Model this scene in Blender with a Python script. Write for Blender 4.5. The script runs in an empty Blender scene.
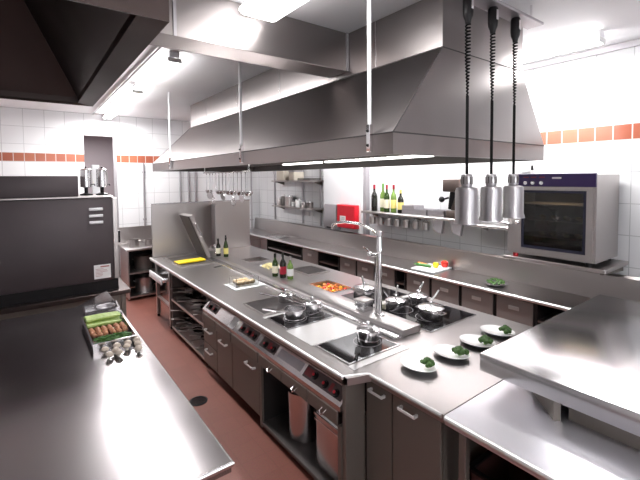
import bpy, bmesh, math, random
from mathutils import Vector, Matrix
random.seed(7)
PI = math.pi
scene = bpy.context.scene
COL = scene.collection

# ------------------------------------------------------------------ materials
MATS = {}
def mat(name, col, rough=0.5, metal=0.0, noise=0.0, nscale=20, bump=0.0, stretch=(1, 1, 1), rvar=0.0,
        emit=None, estr=0, trans=0.0, spec=None, col2=None, coat=0.0, alpha=1.0):
    m = bpy.data.materials.new(name); m.use_nodes = True
    nt = m.node_tree; b = nt.nodes['Principled BSDF']
    b.inputs['Base Color'].default_value = (*col, 1)
    b.inputs['Roughness'].default_value = rough
    b.inputs['Metallic'].default_value = metal
    b.inputs['Transmission Weight'].default_value = trans
    b.inputs['Coat Weight'].default_value = coat
    b.inputs['Alpha'].default_value = alpha
    if spec is not None: b.inputs['Specular IOR Level'].default_value = spec
    if emit:
        b.inputs['Emission Color'].default_value = (*emit, 1); b.inputs['Emission Strength'].default_value = estr
    if noise or bump or rvar or col2:
        tc = nt.nodes.new('ShaderNodeTexCoord'); mp = nt.nodes.new('ShaderNodeMapping')
        mp.inputs['Scale'].default_value = stretch
        nz = nt.nodes.new('ShaderNodeTexNoise'); nz.inputs['Scale'].default_value = nscale; nz.inputs['Detail'].default_value = 1 if metal else 4
        nt.links.new(tc.outputs['Object'], mp.inputs[0]); nt.links.new(mp.outputs[0], nz.inputs['Vector'])
        if noise or col2:
            mx = nt.nodes.new('ShaderNodeMix'); mx.data_type = 'RGBA'
            c2 = col2 if col2 else tuple(c * (1 - noise) for c in col)
            mx.inputs[6].default_value = (*col, 1); mx.inputs[7].default_value = (*c2, 1)
            cr = nt.nodes.new('ShaderNodeMapRange'); cr.inputs[1].default_value = 0.35; cr.inputs[2].default_value = 0.65
            nt.links.new(nz.outputs['Fac'], cr.inputs[0]); nt.links.new(cr.outputs[0], mx.inputs[0])
            nt.links.new(mx.outputs[2], b.inputs['Base Color'])
        if rvar:
            mr = nt.nodes.new('ShaderNodeMapRange'); mr.inputs[1].default_value = 0.2; mr.inputs[2].default_value = 0.8
            mr.inputs[3].default_value = max(0.02, rough - rvar); mr.inputs[4].default_value = rough + rvar
            nt.links.new(nz.outputs['Fac'], mr.inputs[0]); nt.links.new(mr.outputs[0], b.inputs['Roughness'])
        if bump:
            bp = nt.nodes.new('ShaderNodeBump'); bp.inputs['Strength'].default_value = bump; bp.inputs['Distance'].default_value = 0.01
            nt.links.new(nz.outputs['Fac'], bp.inputs['Height']); nt.links.new(bp.outputs[0], b.inputs['Normal'])
    MATS[name] = m
    return m

steel = mat('brushed_steel', (.46, .43, .42), .33, 1)
steel_top = mat('worktop_steel', (.48, .455, .45), .31, 1)
steel_pol = mat('polished_steel', (.66, .65, .66), .20, 1)
steel_insert = mat('bright_insert_steel', (.80, .79, .79), .36, .85)
rim_dark = mat('shaded_rim_steel', (.13, .12, .115), .6, .4)  # dark coat stands for the rim's shade beside the hood lamps
seam_dark = mat('dark_seam', (.05, .045, .045), .6)
steel_hood = mat('hood_steel', (.315, .29, .285), .29, 1)
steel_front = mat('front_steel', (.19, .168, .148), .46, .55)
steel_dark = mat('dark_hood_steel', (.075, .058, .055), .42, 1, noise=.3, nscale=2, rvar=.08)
steel_drawer = mat('satin_drawer_steel', (.36, .33, .32), .45, .6)
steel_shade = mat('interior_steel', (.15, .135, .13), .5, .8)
chrome = mat('chrome', (.82, .81, .82), .09, 1)
alu = mat('spun_aluminium', (.45, .44, .455), .32, 1)
black = mat('black_plastic', (.008, .007, .008), .35, spec=.25)
rubber = mat('black_rubber', (.006, .006, .006), .7, spec=.15)
glassblk = mat('black_hob_glass', (.006, .005, .006), .06, 0, spec=.35)
iron = mat('griddle_iron', (.09, .08, .08), .35, .8, noise=.3, nscale=8)
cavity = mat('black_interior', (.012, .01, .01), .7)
white = mat('white_paint', (.86, .86, .88), .4)
ceilm = mat('ceiling_paint', (.92, .91, .93), .7, noise=.03, nscale=2)
porcelain = mat('white_porcelain', (.9, .9, .89), .12, coat=.4)
boardm = mat('white_board', (.9, .9, .9), .4)
redp = mat('red_paint', (.62, .012, .025), .35)
redk = mat('red_enamel', (.22, .02, .03), .4)
yellow = mat('yellow_board', (.85, .60, .02), .4)
ovengrey = mat('grey_oven_paint', (.075, .06, .065), .45, .3, noise=.08, nscale=3)
label_w = mat('white_label', (.85, .84, .84), .5)
purple = mat('purple_panel', (.03, .012, .085), .3)
navy = mat('dark_navy_gasket', (.010, .010, .03), .35)
darkglass = mat('dark_oven_glass', (.02, .017, .016), .08, coat=.5)
glass = mat('clear_glass', (.95, .97, .96), .03, trans=1.0)
greenglass = mat('green_bottle_glass', (.035, .075, .012), .08, trans=.3)
palegreen = mat('pale_green_glass', (.22, .36, .08), .08, trans=.4)
darkbottle = mat('dark_bottle_glass', (.012, .012, .008), .07)
cream = mat('cream_label', (.82, .77, .6), .5)
yellab = mat('yellow_label', (.8, .68, .22), .5)
foil = mat('red_foil', (.35, .01, .03), .3)
tube_on = mat('lit_tube', (1, 1, 1), .5, emit=(1, .98, .97), estr=26)
lamp_on = mat('lit_diffuser', (1, 1, 1), .5, emit=(1, .98, .96), estr=6)
galv = mat('galvanised_conduit', (.42, .40, .42), .45, .7)
hoodlamp = mat('hood_diffuser', (1, 1, 1), .5, emit=(1, .98, .94), estr=3)
handlem = mat('satin_handle', (.72, .71, .70), .4, .35)
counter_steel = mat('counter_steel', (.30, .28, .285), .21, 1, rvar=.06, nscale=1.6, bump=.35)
# food
leek = mat('celery_green', (.26, .40, .06), .45, col2=(.46, .58, .18), nscale=25)
leekg = mat('celery_dark', (.16, .36, .05), .45, noise=.3, nscale=30)
onion = mat('onion_skin', (.36, .12, .06), .35, col2=(.58, .32, .18), nscale=14)
bean = mat('bean_green', (.03, .10, .012), .5, col2=(.07, .19, .03), nscale=25)
mushc = mat('mushroom_cap', (.58, .49, .41), .6, noise=.25, nscale=14)
mushs = mat('mushroom_stem', (.85, .80, .72), .6)
tomato = mat('tomato_red', (.62, .03, .02), .22)
zucch = mat('zucchini_green', (.05, .17, .03), .35, noise=.3, nscale=30)
carrot = mat('carrot_orange', (.75, .24, .04), .4)
ypep = mat('yellow_pepper', (.85, .55, .03), .22)
stemg = mat('stem_green', (.12, .3, .05), .5)
herbs = mat('broccoli_green', (.02, .065, .008), .6, col2=(.06, .14, .025), nscale=40)
broth = mat('stewed_pepper', (.75, .14, .03), .3, col2=(.85, .45, .05), nscale=20)
pastam = mat('pasta_yellow', (.82, .72, .38), .45, noise=.2, nscale=15)
breadm = mat('bread_crust', (.62, .42, .22), .6, col2=(.75, .60, .40), nscale=18)
darkwood = mat('dark_bin_inside', (.05, .04, .04), .6)

def tile_mat(name, horiz, band=True):
    """white glazed wall tiles; 'horiz' = 'X' or 'Y' = axis that runs along the wall"""
    m = bpy.data.materials.new(name); m.use_nodes = True; nt = m.node_tree; b = nt.nodes['Principled BSDF']
    N = nt.nodes.new; L = nt.links.new
    tc = N('ShaderNodeTexCoord'); sp = N('ShaderNodeSeparateXYZ'); cb = N('ShaderNodeCombineXYZ')
    L(tc.outputs['Object'], sp.inputs[0]); L(sp.outputs[horiz], cb.inputs[0]); L(sp.outputs['Z'], cb.inputs[1])
    def brick(w, h, c1, c2, mortar, ms):
        n = N('ShaderNodeTexBrick'); n.offset = 0; n.inputs['Scale'].default_value = 1
        n.inputs['Brick Width'].default_value = w; n.inputs['Row Height'].default_value = h
        n.inputs['Color1'].default_value = (*c1, 1); n.inputs['Color2'].default_value = (*c2, 1)
        n.inputs['Mortar'].default_value = (*mortar, 1); n.inputs['Mortar Size'].default_value = ms
        L(cb.outputs[0], n.inputs['Vector']); return n
    w = brick(.305, .305, (.84, .84, .85), (.80, .80, .82), (.55, .55, .56), .004)
    o = brick(.1525, .1525, (.42, .14, .08), (.34, .10, .06), (.6, .5, .46), .006)
    mx = N('ShaderNodeMix'); mx.data_type = 'RGBA'
    a = N('ShaderNodeMath'); a.operation = 'GREATER_THAN'; a.inputs[1].default_value = 2.44
    c = N('ShaderNodeMath'); c.operation = 'LESS_THAN'; c.inputs[1].default_value = 2.5925
    d = N('ShaderNodeMath'); d.operation = 'MULTIPLY'
    L(sp.outputs['Z'], a.inputs[0]); L(sp.outputs['Z'], c.inputs[0]); L(a.outputs[0], d.inputs[0]); L(c.outputs[0], d.inputs[1])
    L(d.outputs[0], mx.inputs[0]); L(w.outputs[0], mx.inputs[6]); L(o.outputs[0], mx.inputs[7]); L(mx.outputs[2], b.inputs['Base Color'])
    b.inputs['Roughness'].default_value = .22
    return m
tileX = tile_mat('wall_tiles_x', 'X'); tileY = tile_mat('wall_tiles_y', 'Y')

def floor_mat():
    m = bpy.data.materials.new('terracotta_floor'); m.use_nodes = True; nt = m.node_tree; b = nt.nodes['Principled BSDF']
    N = nt.nodes.new; L = nt.links.new
    tc = N('ShaderNodeTexCoord')
    n = N('ShaderNodeTexBrick'); n.offset = 0; n.inputs['Scale'].default_value = 1
    n.inputs['Brick Width'].default_value = .2; n.inputs['Row Height'].default_value = .2
    n.inputs['Color1'].default_value = (.185, .060, .043, 1); n.inputs['Color2'].default_value = (.17, .054, .038, 1)
    n.inputs['Mortar'].default_value = (.155, .052, .036, 1); n.inputs['Mortar Size'].default_value = .003
    nz = N('ShaderNodeTexNoise'); nz.inputs['Scale'].default_value = 90; nz.inputs['Detail'].default_value = 3
    mx = N('ShaderNodeMix'); mx.data_type = 'RGBA'; mx.blend_type = 'MULTIPLY'; mx.inputs[0].default_value = .45
    L(tc.outputs['Object'], n.inputs['Vector']); L(tc.outputs['Object'], nz.inputs['Vector'])
    L(n.outputs[0], mx.inputs[6]); L(nz.outputs['Color'], mx.inputs[7])
    hs = N('ShaderNodeHueSaturation'); hs.inputs['Value'].default_value = 1.35
    L(mx.outputs[2], hs.inputs['Color']); L(hs.outputs[0], b.inputs['Base Color'])
    b.inputs['Roughness'].default_value = .48
    return m
floorm = floor_mat()

# ------------------------------------------------------------------ mesh helpers
class MB:
    def __init__(s): s.bm = bmesh.new()
    def box(s, x0, x1, y0, y1, z0, z1, bev=0.0, seg=1):
        r = bmesh.ops.create_cube(s.bm, size=1)
        vs = r['verts']
        bmesh.ops.scale(s.bm, vec=(abs(x1 - x0), abs(y1 - y0), abs(z1 - z0)), verts=vs)
        bmesh.ops.translate(s.bm, vec=((x0 + x1) / 2, (y0 + y1) / 2, (z0 + z1) / 2), verts=vs)
        if bev:
            es = list({e for v in vs for e in v.link_edges})
            bmesh.ops.bevel(s.bm, geom=es, offset=bev, segments=seg, affect='EDGES', profile=.5)
        return s
    def prism(s, pts, axis, a, b):
        """extrude a 2-D outline. axis 'y': pts=(x,z); 'x': pts=(y,z); 'z': pts=(x,y)"""
        def P(p, t):
            return {'y': (p[0], t, p[1]), 'x': (t, p[0], p[1]), 'z': (p[0], p[1], t)}[axis]
        v0 = [s.bm.verts.new(P(p, a)) for p in pts]; v1 = [s.bm.verts.new(P(p, b)) for p in pts]
        n = len(pts); fs = [s.bm.faces.new(v0), s.bm.faces.new(v1[::-1])]
        for i in range(n):
            fs.append(s.bm.faces.new((v0[i], v1[i], v1[(i + 1) % n], v0[(i + 1) % n])))
        bmesh.ops.recalc_face_normals(s.bm, faces=fs)
        return s
    def quad(s, *p):
        s.bm.faces.new([s.bm.verts.new(q) for q in p]); return s
    def lathe(s, prof, c=(0, 0, 0), n=24, axis='z', sx=1, sy=1):
        """prof = [(r,z)...]"""
        rings = []
        for r, z in prof:
            ring = []
            for i in range(n if r > 1e-6 else 1):
                a = 2 * PI * i / n; x, y = r * math.cos(a) * sx, r * math.sin(a) * sy
                p = {'z': (x, y, z), 'x': (z, x, y), 'y': (x, z, y)}[axis]
                ring.append(s.bm.verts.new((p[0] + c[0], p[1] + c[1], p[2] + c[2])))
            rings.append(ring)
        fs = []
        for A, B in zip(rings, rings[1:]):
            if len(A) == 1 and len(B) == 1: continue
            for i in range(n):
                j = (i + 1) % n
                if len(A) == 1: fs.append(s.bm.faces.new((A[0], B[j], B[i])))
                elif len(B) == 1: fs.append(s.bm.faces.new((A[i], A[j], B[0])))
                else: fs.append(s.bm.faces.new((A[i], A[j], B[j], B[i])))
        bmesh.ops.recalc_face_normals(s.bm, faces=fs)
        return s
    def tube(s, pts, r, n=10, caps=True):
        pts = [Vector(p) for p in pts]; rr = r if isinstance(r, (list, tuple)) else [r] * len(pts)
        rings = []; up = Vector((0, 0, 1)); prev = None
        for i, p in enumerate(pts):
            d = (pts[min(i + 1, len(pts) - 1)] - pts[max(i - 1, 0)]).normalized()
            if prev is None:
                a = d.orthogonal().normalized()
            else:
                a = (prev - d * prev.dot(d)).normalized()
            prev = a; b = d.cross(a)
            rings.append([s.bm.verts.new(p + (a * math.cos(2 * PI * k / n) + b * math.sin(2 * PI * k / n)) * rr[i]) for k in range(n)])
        fs = []
        for A, B in zip(rings, rings[1:]):
            for k in range(n):
                fs.append(s.bm.faces.new((A[k], A[(k + 1) % n], B[(k + 1) % n], B[k])))
        if caps:
            fs.append(s.bm.faces.new(rings[0][::-1])); fs.append(s.bm.faces.new(rings[-1]))
        bmesh.ops.recalc_face_normals(s.bm, faces=fs)
        return s
    def ball(s, c, r, sub=2, sc=(1, 1, 1), jit=0.0):
        v = bmesh.ops.create_icosphere(s.bm, subdivisions=sub, radius=r)['verts']
        for q in v:
            k = 1 + random.uniform(-jit, jit)
            q.co = Vector((q.co.x * sc[0] * k + c[0], q.co.y * sc[1] * k + c[1], q.co.z * sc[2] * k + c[2]))
        return s
    def slab(s, xs, ys, z0, z1, inside):
        """solid plate made of grid cells where inside(cx,cy) is true"""
        V = {}
        def v(i, j, z):
            k = (i, j, z)
            if k not in V: V[k] = s.bm.verts.new((xs[i], ys[j], z))
            return V[k]
        nx, ny = len(xs) - 1, len(ys) - 1
        ins = lambda i, j: 0 <= i < nx and 0 <= j < ny and inside((xs[i] + xs[i + 1]) / 2, (ys[j] + ys[j + 1]) / 2)
        for i in range(nx):
            for j in range(ny):
                if not ins(i, j): continue
                s.bm.faces.new((v(i, j, z1), v(i + 1, j, z1), v(i + 1, j + 1, z1), v(i, j + 1, z1)))
                s.bm.faces.new((v(i, j, z0), v(i, j + 1, z0), v(i + 1, j + 1, z0), v(i + 1, j, z0)))
                for (di, dj, a, b) in ((-1, 0, (i, j), (i, j + 1)), (1, 0, (i + 1, j + 1), (i + 1, j)), (0, -1, (i + 1, j), (i, j)), (0, 1, (i, j + 1), (i + 1, j + 1))):
                    if not ins(i + di, j + dj):
                        s.bm.faces.new((v(*a, z1), v(*b, z1), v(*b, z0), v(*a, z0)))
        bmesh.ops.recalc_face_normals(s.bm, faces=s.bm.faces[:])
        return s
    def rot(s, ang, axis='Z', c=(0, 0, 0)):
        bmesh.ops.rotate(s.bm, cent=c, matrix=Matrix.Rotation(ang, 3, axis), verts=s.bm.verts[:]); return s
    def move(s, v): bmesh.ops.translate(s.bm, vec=v, verts=s.bm.verts[:]); return s

def root_of(o):
    while o.parent: o = o.parent
    return o
def obj(name, mb, m, parent=None, label=None, world=False, smooth=35, origin=None, kind=None):
    """one mesh object; world=True: coordinates are world coordinates of the thing"""
    bm = mb.bm
    me = bpy.data.meshes.new(name)
    o = bpy.data.objects.new(name, me); COL.objects.link(o)
    if parent is not None:
        o.parent = parent
        if world: bmesh.ops.translate(bm, vec=-Vector(root_of(parent).location), verts=bm.verts[:])
    elif world:
        xs = [v.co.x for v in bm.verts]; ys = [v.co.y for v in bm.verts]; zs = [v.co.z for v in bm.verts]
        c = Vector(origin) if origin else Vector(((min(xs) + max(xs)) / 2, (min(ys) + max(ys)) / 2, min(zs)))
        bmesh.ops.translate(bm, vec=-c, verts=bm.verts[:]); o.location = c
    bm.to_mesh(me); bm.free()
    me.materials.append(m)
    if smooth:
        me.polygons.foreach_set('use_smooth', [True] * len(me.polygons)); me.set_sharp_from_angle(angle=math.radians(smooth))
    if label: o['label'] = label
    if kind: o['kind'] = kind
    return o
def tag(o, label, cat, group=None, kind=None):
    o['label'] = label; o['category'] = cat
    if group: o['group'] = group
    if kind: o['kind'] = kind
    return o
def thing(name, label, cat, loc=(0, 0, 0), rotz=0, group=None):
    o = bpy.data.objects.new(name, None); COL.objects.link(o); o.empty_display_size = .05
    o.location = loc; o.rotation_euler = (0, 0, rotz)
    return tag(o, label, cat, group)
def struct(name, mb, m, origin=(0, 0, 0)):
    o = obj(name, mb, m, None, world=True, origin=origin, smooth=0); o['kind'] = 'structure'; return o
def dup(root, loc, rotz=None, label=None, group=None, rot=None):
    r = root.copy(); COL.objects.link(r); r.location = loc
    if rotz is not None: r.rotation_euler = (0, 0, rotz)
    if rot is not None: r.rotation_euler = rot
    if label: r['label'] = label
    if group: r['group'] = group
    for ch in list(root.children):
        c = ch.copy(); COL.objects.link(c); c.parent = r
        for g in list(ch.children):
            d = g.copy(); COL.objects.link(d); d.parent = c
    return r

# ------------------------------------------------------------------ room shell
CZ = 3.36; YF = 8.6; XR = 4.6; XL = -1.15; YN = -2.6
struct('floor', MB().box(XL - .1, XR + .1, YN - .1, 12.2, -.1, 0), floorm)
struct('ceiling', MB().box(XL - .1, XR + .1, YN - .1, 12.2, CZ, CZ + .1), ceilm)
struct('wall_right', MB().box(XR, XR + .15, YN, YF, 0, CZ), tileY)
struct('wall_left', MB().box(XL - .15, XL, YN, 12.0, 0, CZ), tileY)
WX0, WX1, WZ0, WZ1 = -.2, 3.4, 1.15, 2.75
struct('wall_near', MB().box(XL, XR, YN - .15, YN, 0, WZ0).box(XL, XR, YN - .15, YN, WZ1, CZ).box(XL, WX0, YN - .15, YN, WZ0, WZ1).box(WX1, XR, YN - .15, YN, WZ0, WZ1), white)
struct('fill_window_1', MB().box(WX0, WX1, YN - .10, YN - .09, WZ0, WZ1), mat('fill_window_pane', (1, 1, 1), .3, emit=(.92, .96, 1), estr=1.4))  # added glowing pane, unseen, brightens the cabinet fronts
wf = MB()
for x in (WX0, .98, 2.18, WX1 - .04): wf.box(x, x + .04, YN - .088, YN - .04, WZ0, WZ1)
wf.box(WX0, WX1, YN - .088, YN - .04, WZ0, WZ0 + .04).box(WX0, WX1, YN - .088, YN - .04, WZ1 - .04, WZ1)
struct('fill_window_2', wf, white)  # frame of the added pane behind the camera
OX0, OX1 = .90, 1.42
struct('wall_far', MB().box(OX1, XR + .15, YF, YF + .15, 0, CZ).box(XL, OX0, YF, YF + .15, 0, CZ).box(OX0, OX1, YF, YF + .15, 2.95, CZ), tileX)
struct('wall_corridor', MB().box(XL, XR, 12.0, 12.1, 0, CZ), mat('corridor_paint', (.38, .33, .35), .6))
struct('trim_1', MB().box(XR - .13, XR, 4.83, 5.86, 0, CZ), white)
struct('trim_2', MB().box(XR - .09, XR - .001, 4.765, 4.829, 0, CZ), galv)
struct('trim_3', MB().box(OX1 - .03, OX1 + .03, YF - .02, YF - .001, 0, 2.95), galv)
struct('trim_4', MB().prism([(.70, 5.86), (.78, 5.86), (.78, 5.98), (.70, 5.98)], 'z', 0.0, 2.3), white)
# right wall upper ledge strip
struct('trim_5', MB().box(XR - .03, XR - .001, YN, YF, 3.30, CZ - .001), galv)

# pipes on the far wall
for i, (x, z0, z1, lab) in enumerate([(1.93, 1.08, 2.44, 'thin grey pipe running down white tiled far wall above small shelf unit'),
                                (2.66, .9, 2.9, 'left pipe of the three rising behind the steel splash panel'),
                                (2.84, .9, 2.9, 'middle pipe of the three rising behind the steel splash panel'),
                                (2.99, .9, 2.9, 'right pipe of the three rising behind the steel splash panel'),
                                (4.35, .9, 2.9, 'grey pipe on far wall left of the room corner')]):
    t = MB().tube([(x, YF - .03, z0), (x, YF - .03, z1)], .018)
    for z in (z0 + .2, z1 - .2): t.box(x - .03, x + .03, YF - .045, YF - .001, z, z + .03)
    tag(obj('wall_pipe', t, galv, world=True), lab, 'pipe', 'pipes on the far wall')
for i, (y, z0, lab) in enumerate([(6.72, 1.17, 'grey pipe on right wall behind the left end of the wall shelves'),
                                  (7.85, 1.17, 'grey pipe on right wall nearest the far corner'),
                                  (6.10, 1.17, 'grey pipe on right wall between the wall shelves and the white pillar')]):
    t = MB().tube([(XR - .025, y, z0), (XR - .025, y, 3.2)], .016)
    for z in (1.5, 2.9): t.box(XR - .04, XR - .001, y - .03, y + .03, z, z + .03)
    tag(obj('wall_pipe', t, galv, world=True), lab, 'pipe', 'pipes on the right wall')

# floor drain
d = thing('floor_drain', 'round black drain cover in the red floor of the left aisle', 'drain', (1.24, 3.61, 0))
obj('drain_rim', MB().lathe([(.085, .0005), (.085, .005), (.07, .006), (.07, .0005)], n=28), black, d)
g = MB()
for k in range(-3, 4):
    L = math.sqrt(.07 ** 2 - (k * .018) ** 2); g.box(-L, L, k * .018 - .005, k * .018 + .005, .001, .004)
obj('drain_grate', g, black, d)

# ------------------------------------------------------------------ cooking island
IX0, IX1, IY0, IY1 = 1.50, 3.20, 1.18, 6.40
ITOP = .90
wt = thing('island_worktop', 'long steel worktop of the central cooking island with raised middle rail', 'worktop', (2.35, 4, .855))
holes = [(2.47, 2.80, 3.17, 3.60), (2.50, 2.85, 5.05, 5.35)]
xs = sorted({1.50, 1.60, 1.65, IX1, 2.47, 2.80, 2.50, 2.85}); ys = sorted({IY0, 1.75, 3.17, 3.60, 5.05, 5.35, IY1})
def ins(x, y):
    if y < 1.75 and x < 1.65: return False
    return not any(a < x < b and c < y < d for a, b, c, d in holes)
mb = MB().slab(xs, ys, ITOP - .045, ITOP, ins)
# chamfered corner piece
mb.prism([(1.50, 1.75), (1.50, 1.80), (1.65, 1.75), (1.65, 1.70)], 'z', ITOP - .045, ITOP - .0005)
obj('top_sheet', mb, steel_top, wt, world=True, smooth=0)
edge = MB().tube([(1.65, IY0 + .01, ITOP - .010), (1.65, 1.72, ITOP - .010), (1.50, 1.79, ITOP - .010), (1.50, IY1, ITOP - .010)], .0125, 10)
obj('rounded_edge', edge, steel_insert, wt, world=True)
rl = obj('middle_rail', MB().box(2.22, 2.43, 1.95, 5.70, ITOP, .955, .006, 2), steel_top, wt, world=True)
obj('rail_trough', MB().box(2.12, 2.22, 1.95, 5.70, ITOP, .925, .006, 2), steel_pol, rl, world=True)
obj('polished_insert', MB().box(1.60, 2.115, 2.25, 2.60, ITOP + .0005, ITOP + .004, .001), steel_insert, wt, world=True)
obj('polished_insert', MB().box(1.60, 2.115, 2.945, 2.985, ITOP + .0005, ITOP + .004, .001), steel_insert, wt, world=True)
obj('polished_insert', MB().box(1.60, 2.115, 1.80, 1.86, ITOP + .0005, ITOP + .004, .001), steel_insert, wt, world=True)
obj('polished_insert', MB().box(2.46, 3.09, 2.59, 2.63, ITOP + .0005, ITOP + .008, .001), steel_insert, wt, world=True)

def hob(x0, x1, y0, y1, lab, rings, strip=None):
    t = thing('induction_hob', lab, 'hob', ((x0 + x1) / 2, (y0 + y1) / 2, ITOP), group='black glass hobs on the island')
    obj('hob_frame', MB().slab([x0, x0 + .012, x1 - .012, x1], [y0, y0 + .012, y1 - .012, y1], ITOP + .0005, ITOP + .007,
        lambda x, y: not (x0 + .012 < x < x1 - .012 and y0 + .012 < y < y1 - .012)), steel_pol, t, world=True)
    obj('glass_plate', MB().box(x0 + .012, x1 - .012, y0 + .012, y1 - .012, ITOP + .0005, ITOP + .006), glassblk, t, world=True)
    for (cx, cy, r) in rings:
        obj('zone_ring', MB().lathe([(r - .002, ITOP + .0062), (r + .002, ITOP + .0066), (r + .002, ITOP + .0062)], (cx, cy, 0), 40), galv, t, world=True)
    return t
hob(1.62, 2.10, 2.61, 2.94, 'black glass hob on island left side holding two steel pots with lids', [(1.80, 2.78, .10), (2.0, 2.77, .09)])
hob(1.62, 2.10, 1.87, 2.24, 'nearest black glass hob on island left side with one saucepan', [(1.96, 2.06, .10)])
hob(2.46, 3.09, 2.64, 3.05, 'black glass hob on island right side beside the stewed peppers', [(2.68, 2.84, .11)])
hob(2.46, 3.09, 1.88, 2.58, 'large black glass hob on island right side nearest the plates', [(2.68, 2.38, .11), (2.72, 2.10, .11), (2.95, 2.22, .09)])
def griddle(x0, x1, y0, y1, lab):
    t = thing('griddle_plate', lab, 'griddle', ((x0 + x1) / 2, (y0 + y1) / 2, ITOP), group='griddle plates on the island')
    obj('cooking_plate', MB().box(x0 + .01, x1 - .01, y0 + .01, y1 - .01, ITOP + .0005, ITOP + .012, .002), iron, t, world=True)
    obj('drip_rim', MB().slab([x0, x0 + .01, x1 - .01, x1], [y0, y0 + .01, y1 - .01, y1], ITOP + .0005, ITOP + .020,
        lambda x, y: not (x0 + .01 < x < x1 - .01 and y0 + .01 < y < y1 - .01)), steel, t, world=True)
griddle(1.62, 2.10, 3.00, 3.40, 'dark iron griddle plate on island left side behind the two pots')
griddle(2.74, 3.08, 3.92, 4.32, 'dark griddle plate on far right side of the island by the bottles')

# stewed peppers in a sunken pan
def gn_pan(x0, x1, y0, y1, z, lab, depth, m=steel, group=None, zr=None):
    t = thing('food_pan', lab, 'pan', ((x0 + x1) / 2, (y0 + y1) / 2, z), group=group)
    w = .012
    mb = MB().box(x0 + w, x1 - w, y0 + w, y1 - w, z - depth, z - depth + .003)
    for a in ((x0 + w, x0 + w + .003, y0 + w, y1 - w), (x1 - w - .003, x1 - w, y0 + w, y1 - w), (x0 + w, x1 - w, y0 + w, y0 + w + .003), (x0 + w, x1 - w, y1 - w - .003, y1 - w)):
        mb.box(*a, z - depth, z)
    obj('pan_body', mb, m, t, world=True, smooth=0)
    obj('pan_rim', MB().slab([x0, x0 + w + .003, x1 - w - .003, x1], [y0, y0 + w + .003, y1 - w - .003, y1], z, z + .006,
        lambda x, y: not (x0 + w < x < x1 - w and y0 + w < y < y1 - w)), steel_pol, t, world=True)
    return t
gn_pan(2.462, 2.808, 3.162, 3.608, ITOP + .001, 'rectangular pan sunk in the island holding red and yellow peppers', .09)
mb = MB().box(2.49, 2.78, 3.19, 3.58, ITOP - .075, ITOP - .045)
for i in range(80):
    mb.ball((random.uniform(2.50, 2.77), random.uniform(3.20, 3.57), ITOP - .042 + random.uniform(0, .02)), random.uniform(.014, .03), 1, (1, random.uniform(.5, 1), .6))
tag(obj('stewed_peppers', mb, broth, world=True), 'red and yellow stewed pepper pieces filling the sunken pan', 'food', kind='stuff')
for i in range(16):
    m_ = [tomato, ypep, carrot][i % 3]
    x, y = 2.53 + .07 * (i % 4) + random.uniform(-.02, .02), 3.24 + .08 * (i // 4) + random.uniform(-.02, .02)
    t = MB().tube([(x - .02, y, ITOP - .012), (x, y + .008, ITOP - .005), (x + .024, y + .002, ITOP - .012)], [.008, .012, .007], 7)
    tag(obj('pepper_strip', t, m_, world=True), {0: 'red pepper strip lying on top of the stew in the sunken pan', 1: 'yellow pepper strip lying on top of the stew in the sunken pan', 2: 'orange pepper strip lying on top of the stew in the sunken pan'}[i % 3], 'pepper', 'pepper strips in the sunken pan ' + ['red', 'yellow', 'orange'][i % 3])
gn_pan(2.492, 2.858, 5.042, 5.358, ITOP + .001, 'empty shallow pan sunk in the far end of the island top', .06)

# dish of pasta and bread
t = thing('serving_dish', 'shallow dish piled with pale yellow pasta beside the bottles', 'dish', (2.56, 4.55, ITOP))
obj('dish', MB().lathe([(0, .0), (.13, .0), (.17, .025), (.172, .028), (.165, .028), (.12, .006), (0, .006)], n=32), porcelain, t)
mb = MB()
for i in range(70):
    a, r = random.uniform(0, 2 * PI), .12 * math.sqrt(random.random()); mb.ball((2.56 + r * math.cos(a), 4.55 + r * math.sin(a), ITOP + .03 + .04 * (1 - r / .12)), random.uniform(.014, .024), 1)
tag(obj('pasta', mb, pastam, world=True), 'heap of pale yellow pasta pieces in the shallow dish', 'food', kind='stuff')
t = thing('glass_tray', 'clear glass bowl of bread on a white tray at the island edge', 'tray', (1.93, 4.03, ITOP))
obj('tray', MB().box(-.17, .19, -.15, .15, .0005, .012, .005, 2), porcelain, t)
sq = [(-.13, -.09), (.14, -.09), (.14, .09), (-.13, .09)]
mb = MB()
for a in ((-.13, -.126, -.09, .09), (.136, .14, -.09, .09), (-.13, .14, -.09, -.086), (-.13, .14, .086, .09)): mb.box(*a, .0125, .11)
obj('glass_wall', mb, glass, t, smooth=0)
for i in range(7):
    x, y = 1.85 + (i % 4) * .055, 3.99 + (i // 4) * .07
    tag(obj('bread_roll', MB().ball((x, y, ITOP + .045 + (i // 4) * .01), .036, 2, (1, .9, .75)), breadm, world=True), 'small brown bread roll inside the clear glass bowl', 'bread', 'bread rolls in the glass bowl')

# raised end plate/back splash with bratt pan
sp = thing('splash_panel', 'tall steel splash panel standing across the far end of the island', 'panel', (2.35, 6.37, ITOP))
obj('panel_sheet', MB().box(1.53, 3.18, 6.35, 6.385, ITOP + .001, 1.72, .003), steel, sp, world=True)
obj('side_wing', MB().prism([(2.50, 6.349), (2.47, 6.349), (2.36, 5.90), (2.39, 5.90)], 'z', ITOP + .055, 1.68), steel, sp, world=True)
obj('top_fold', MB().box(1.53, 3.18, 6.33, 6.40, 1.72, 1.735, .003), steel_pol, sp, world=True)

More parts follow.
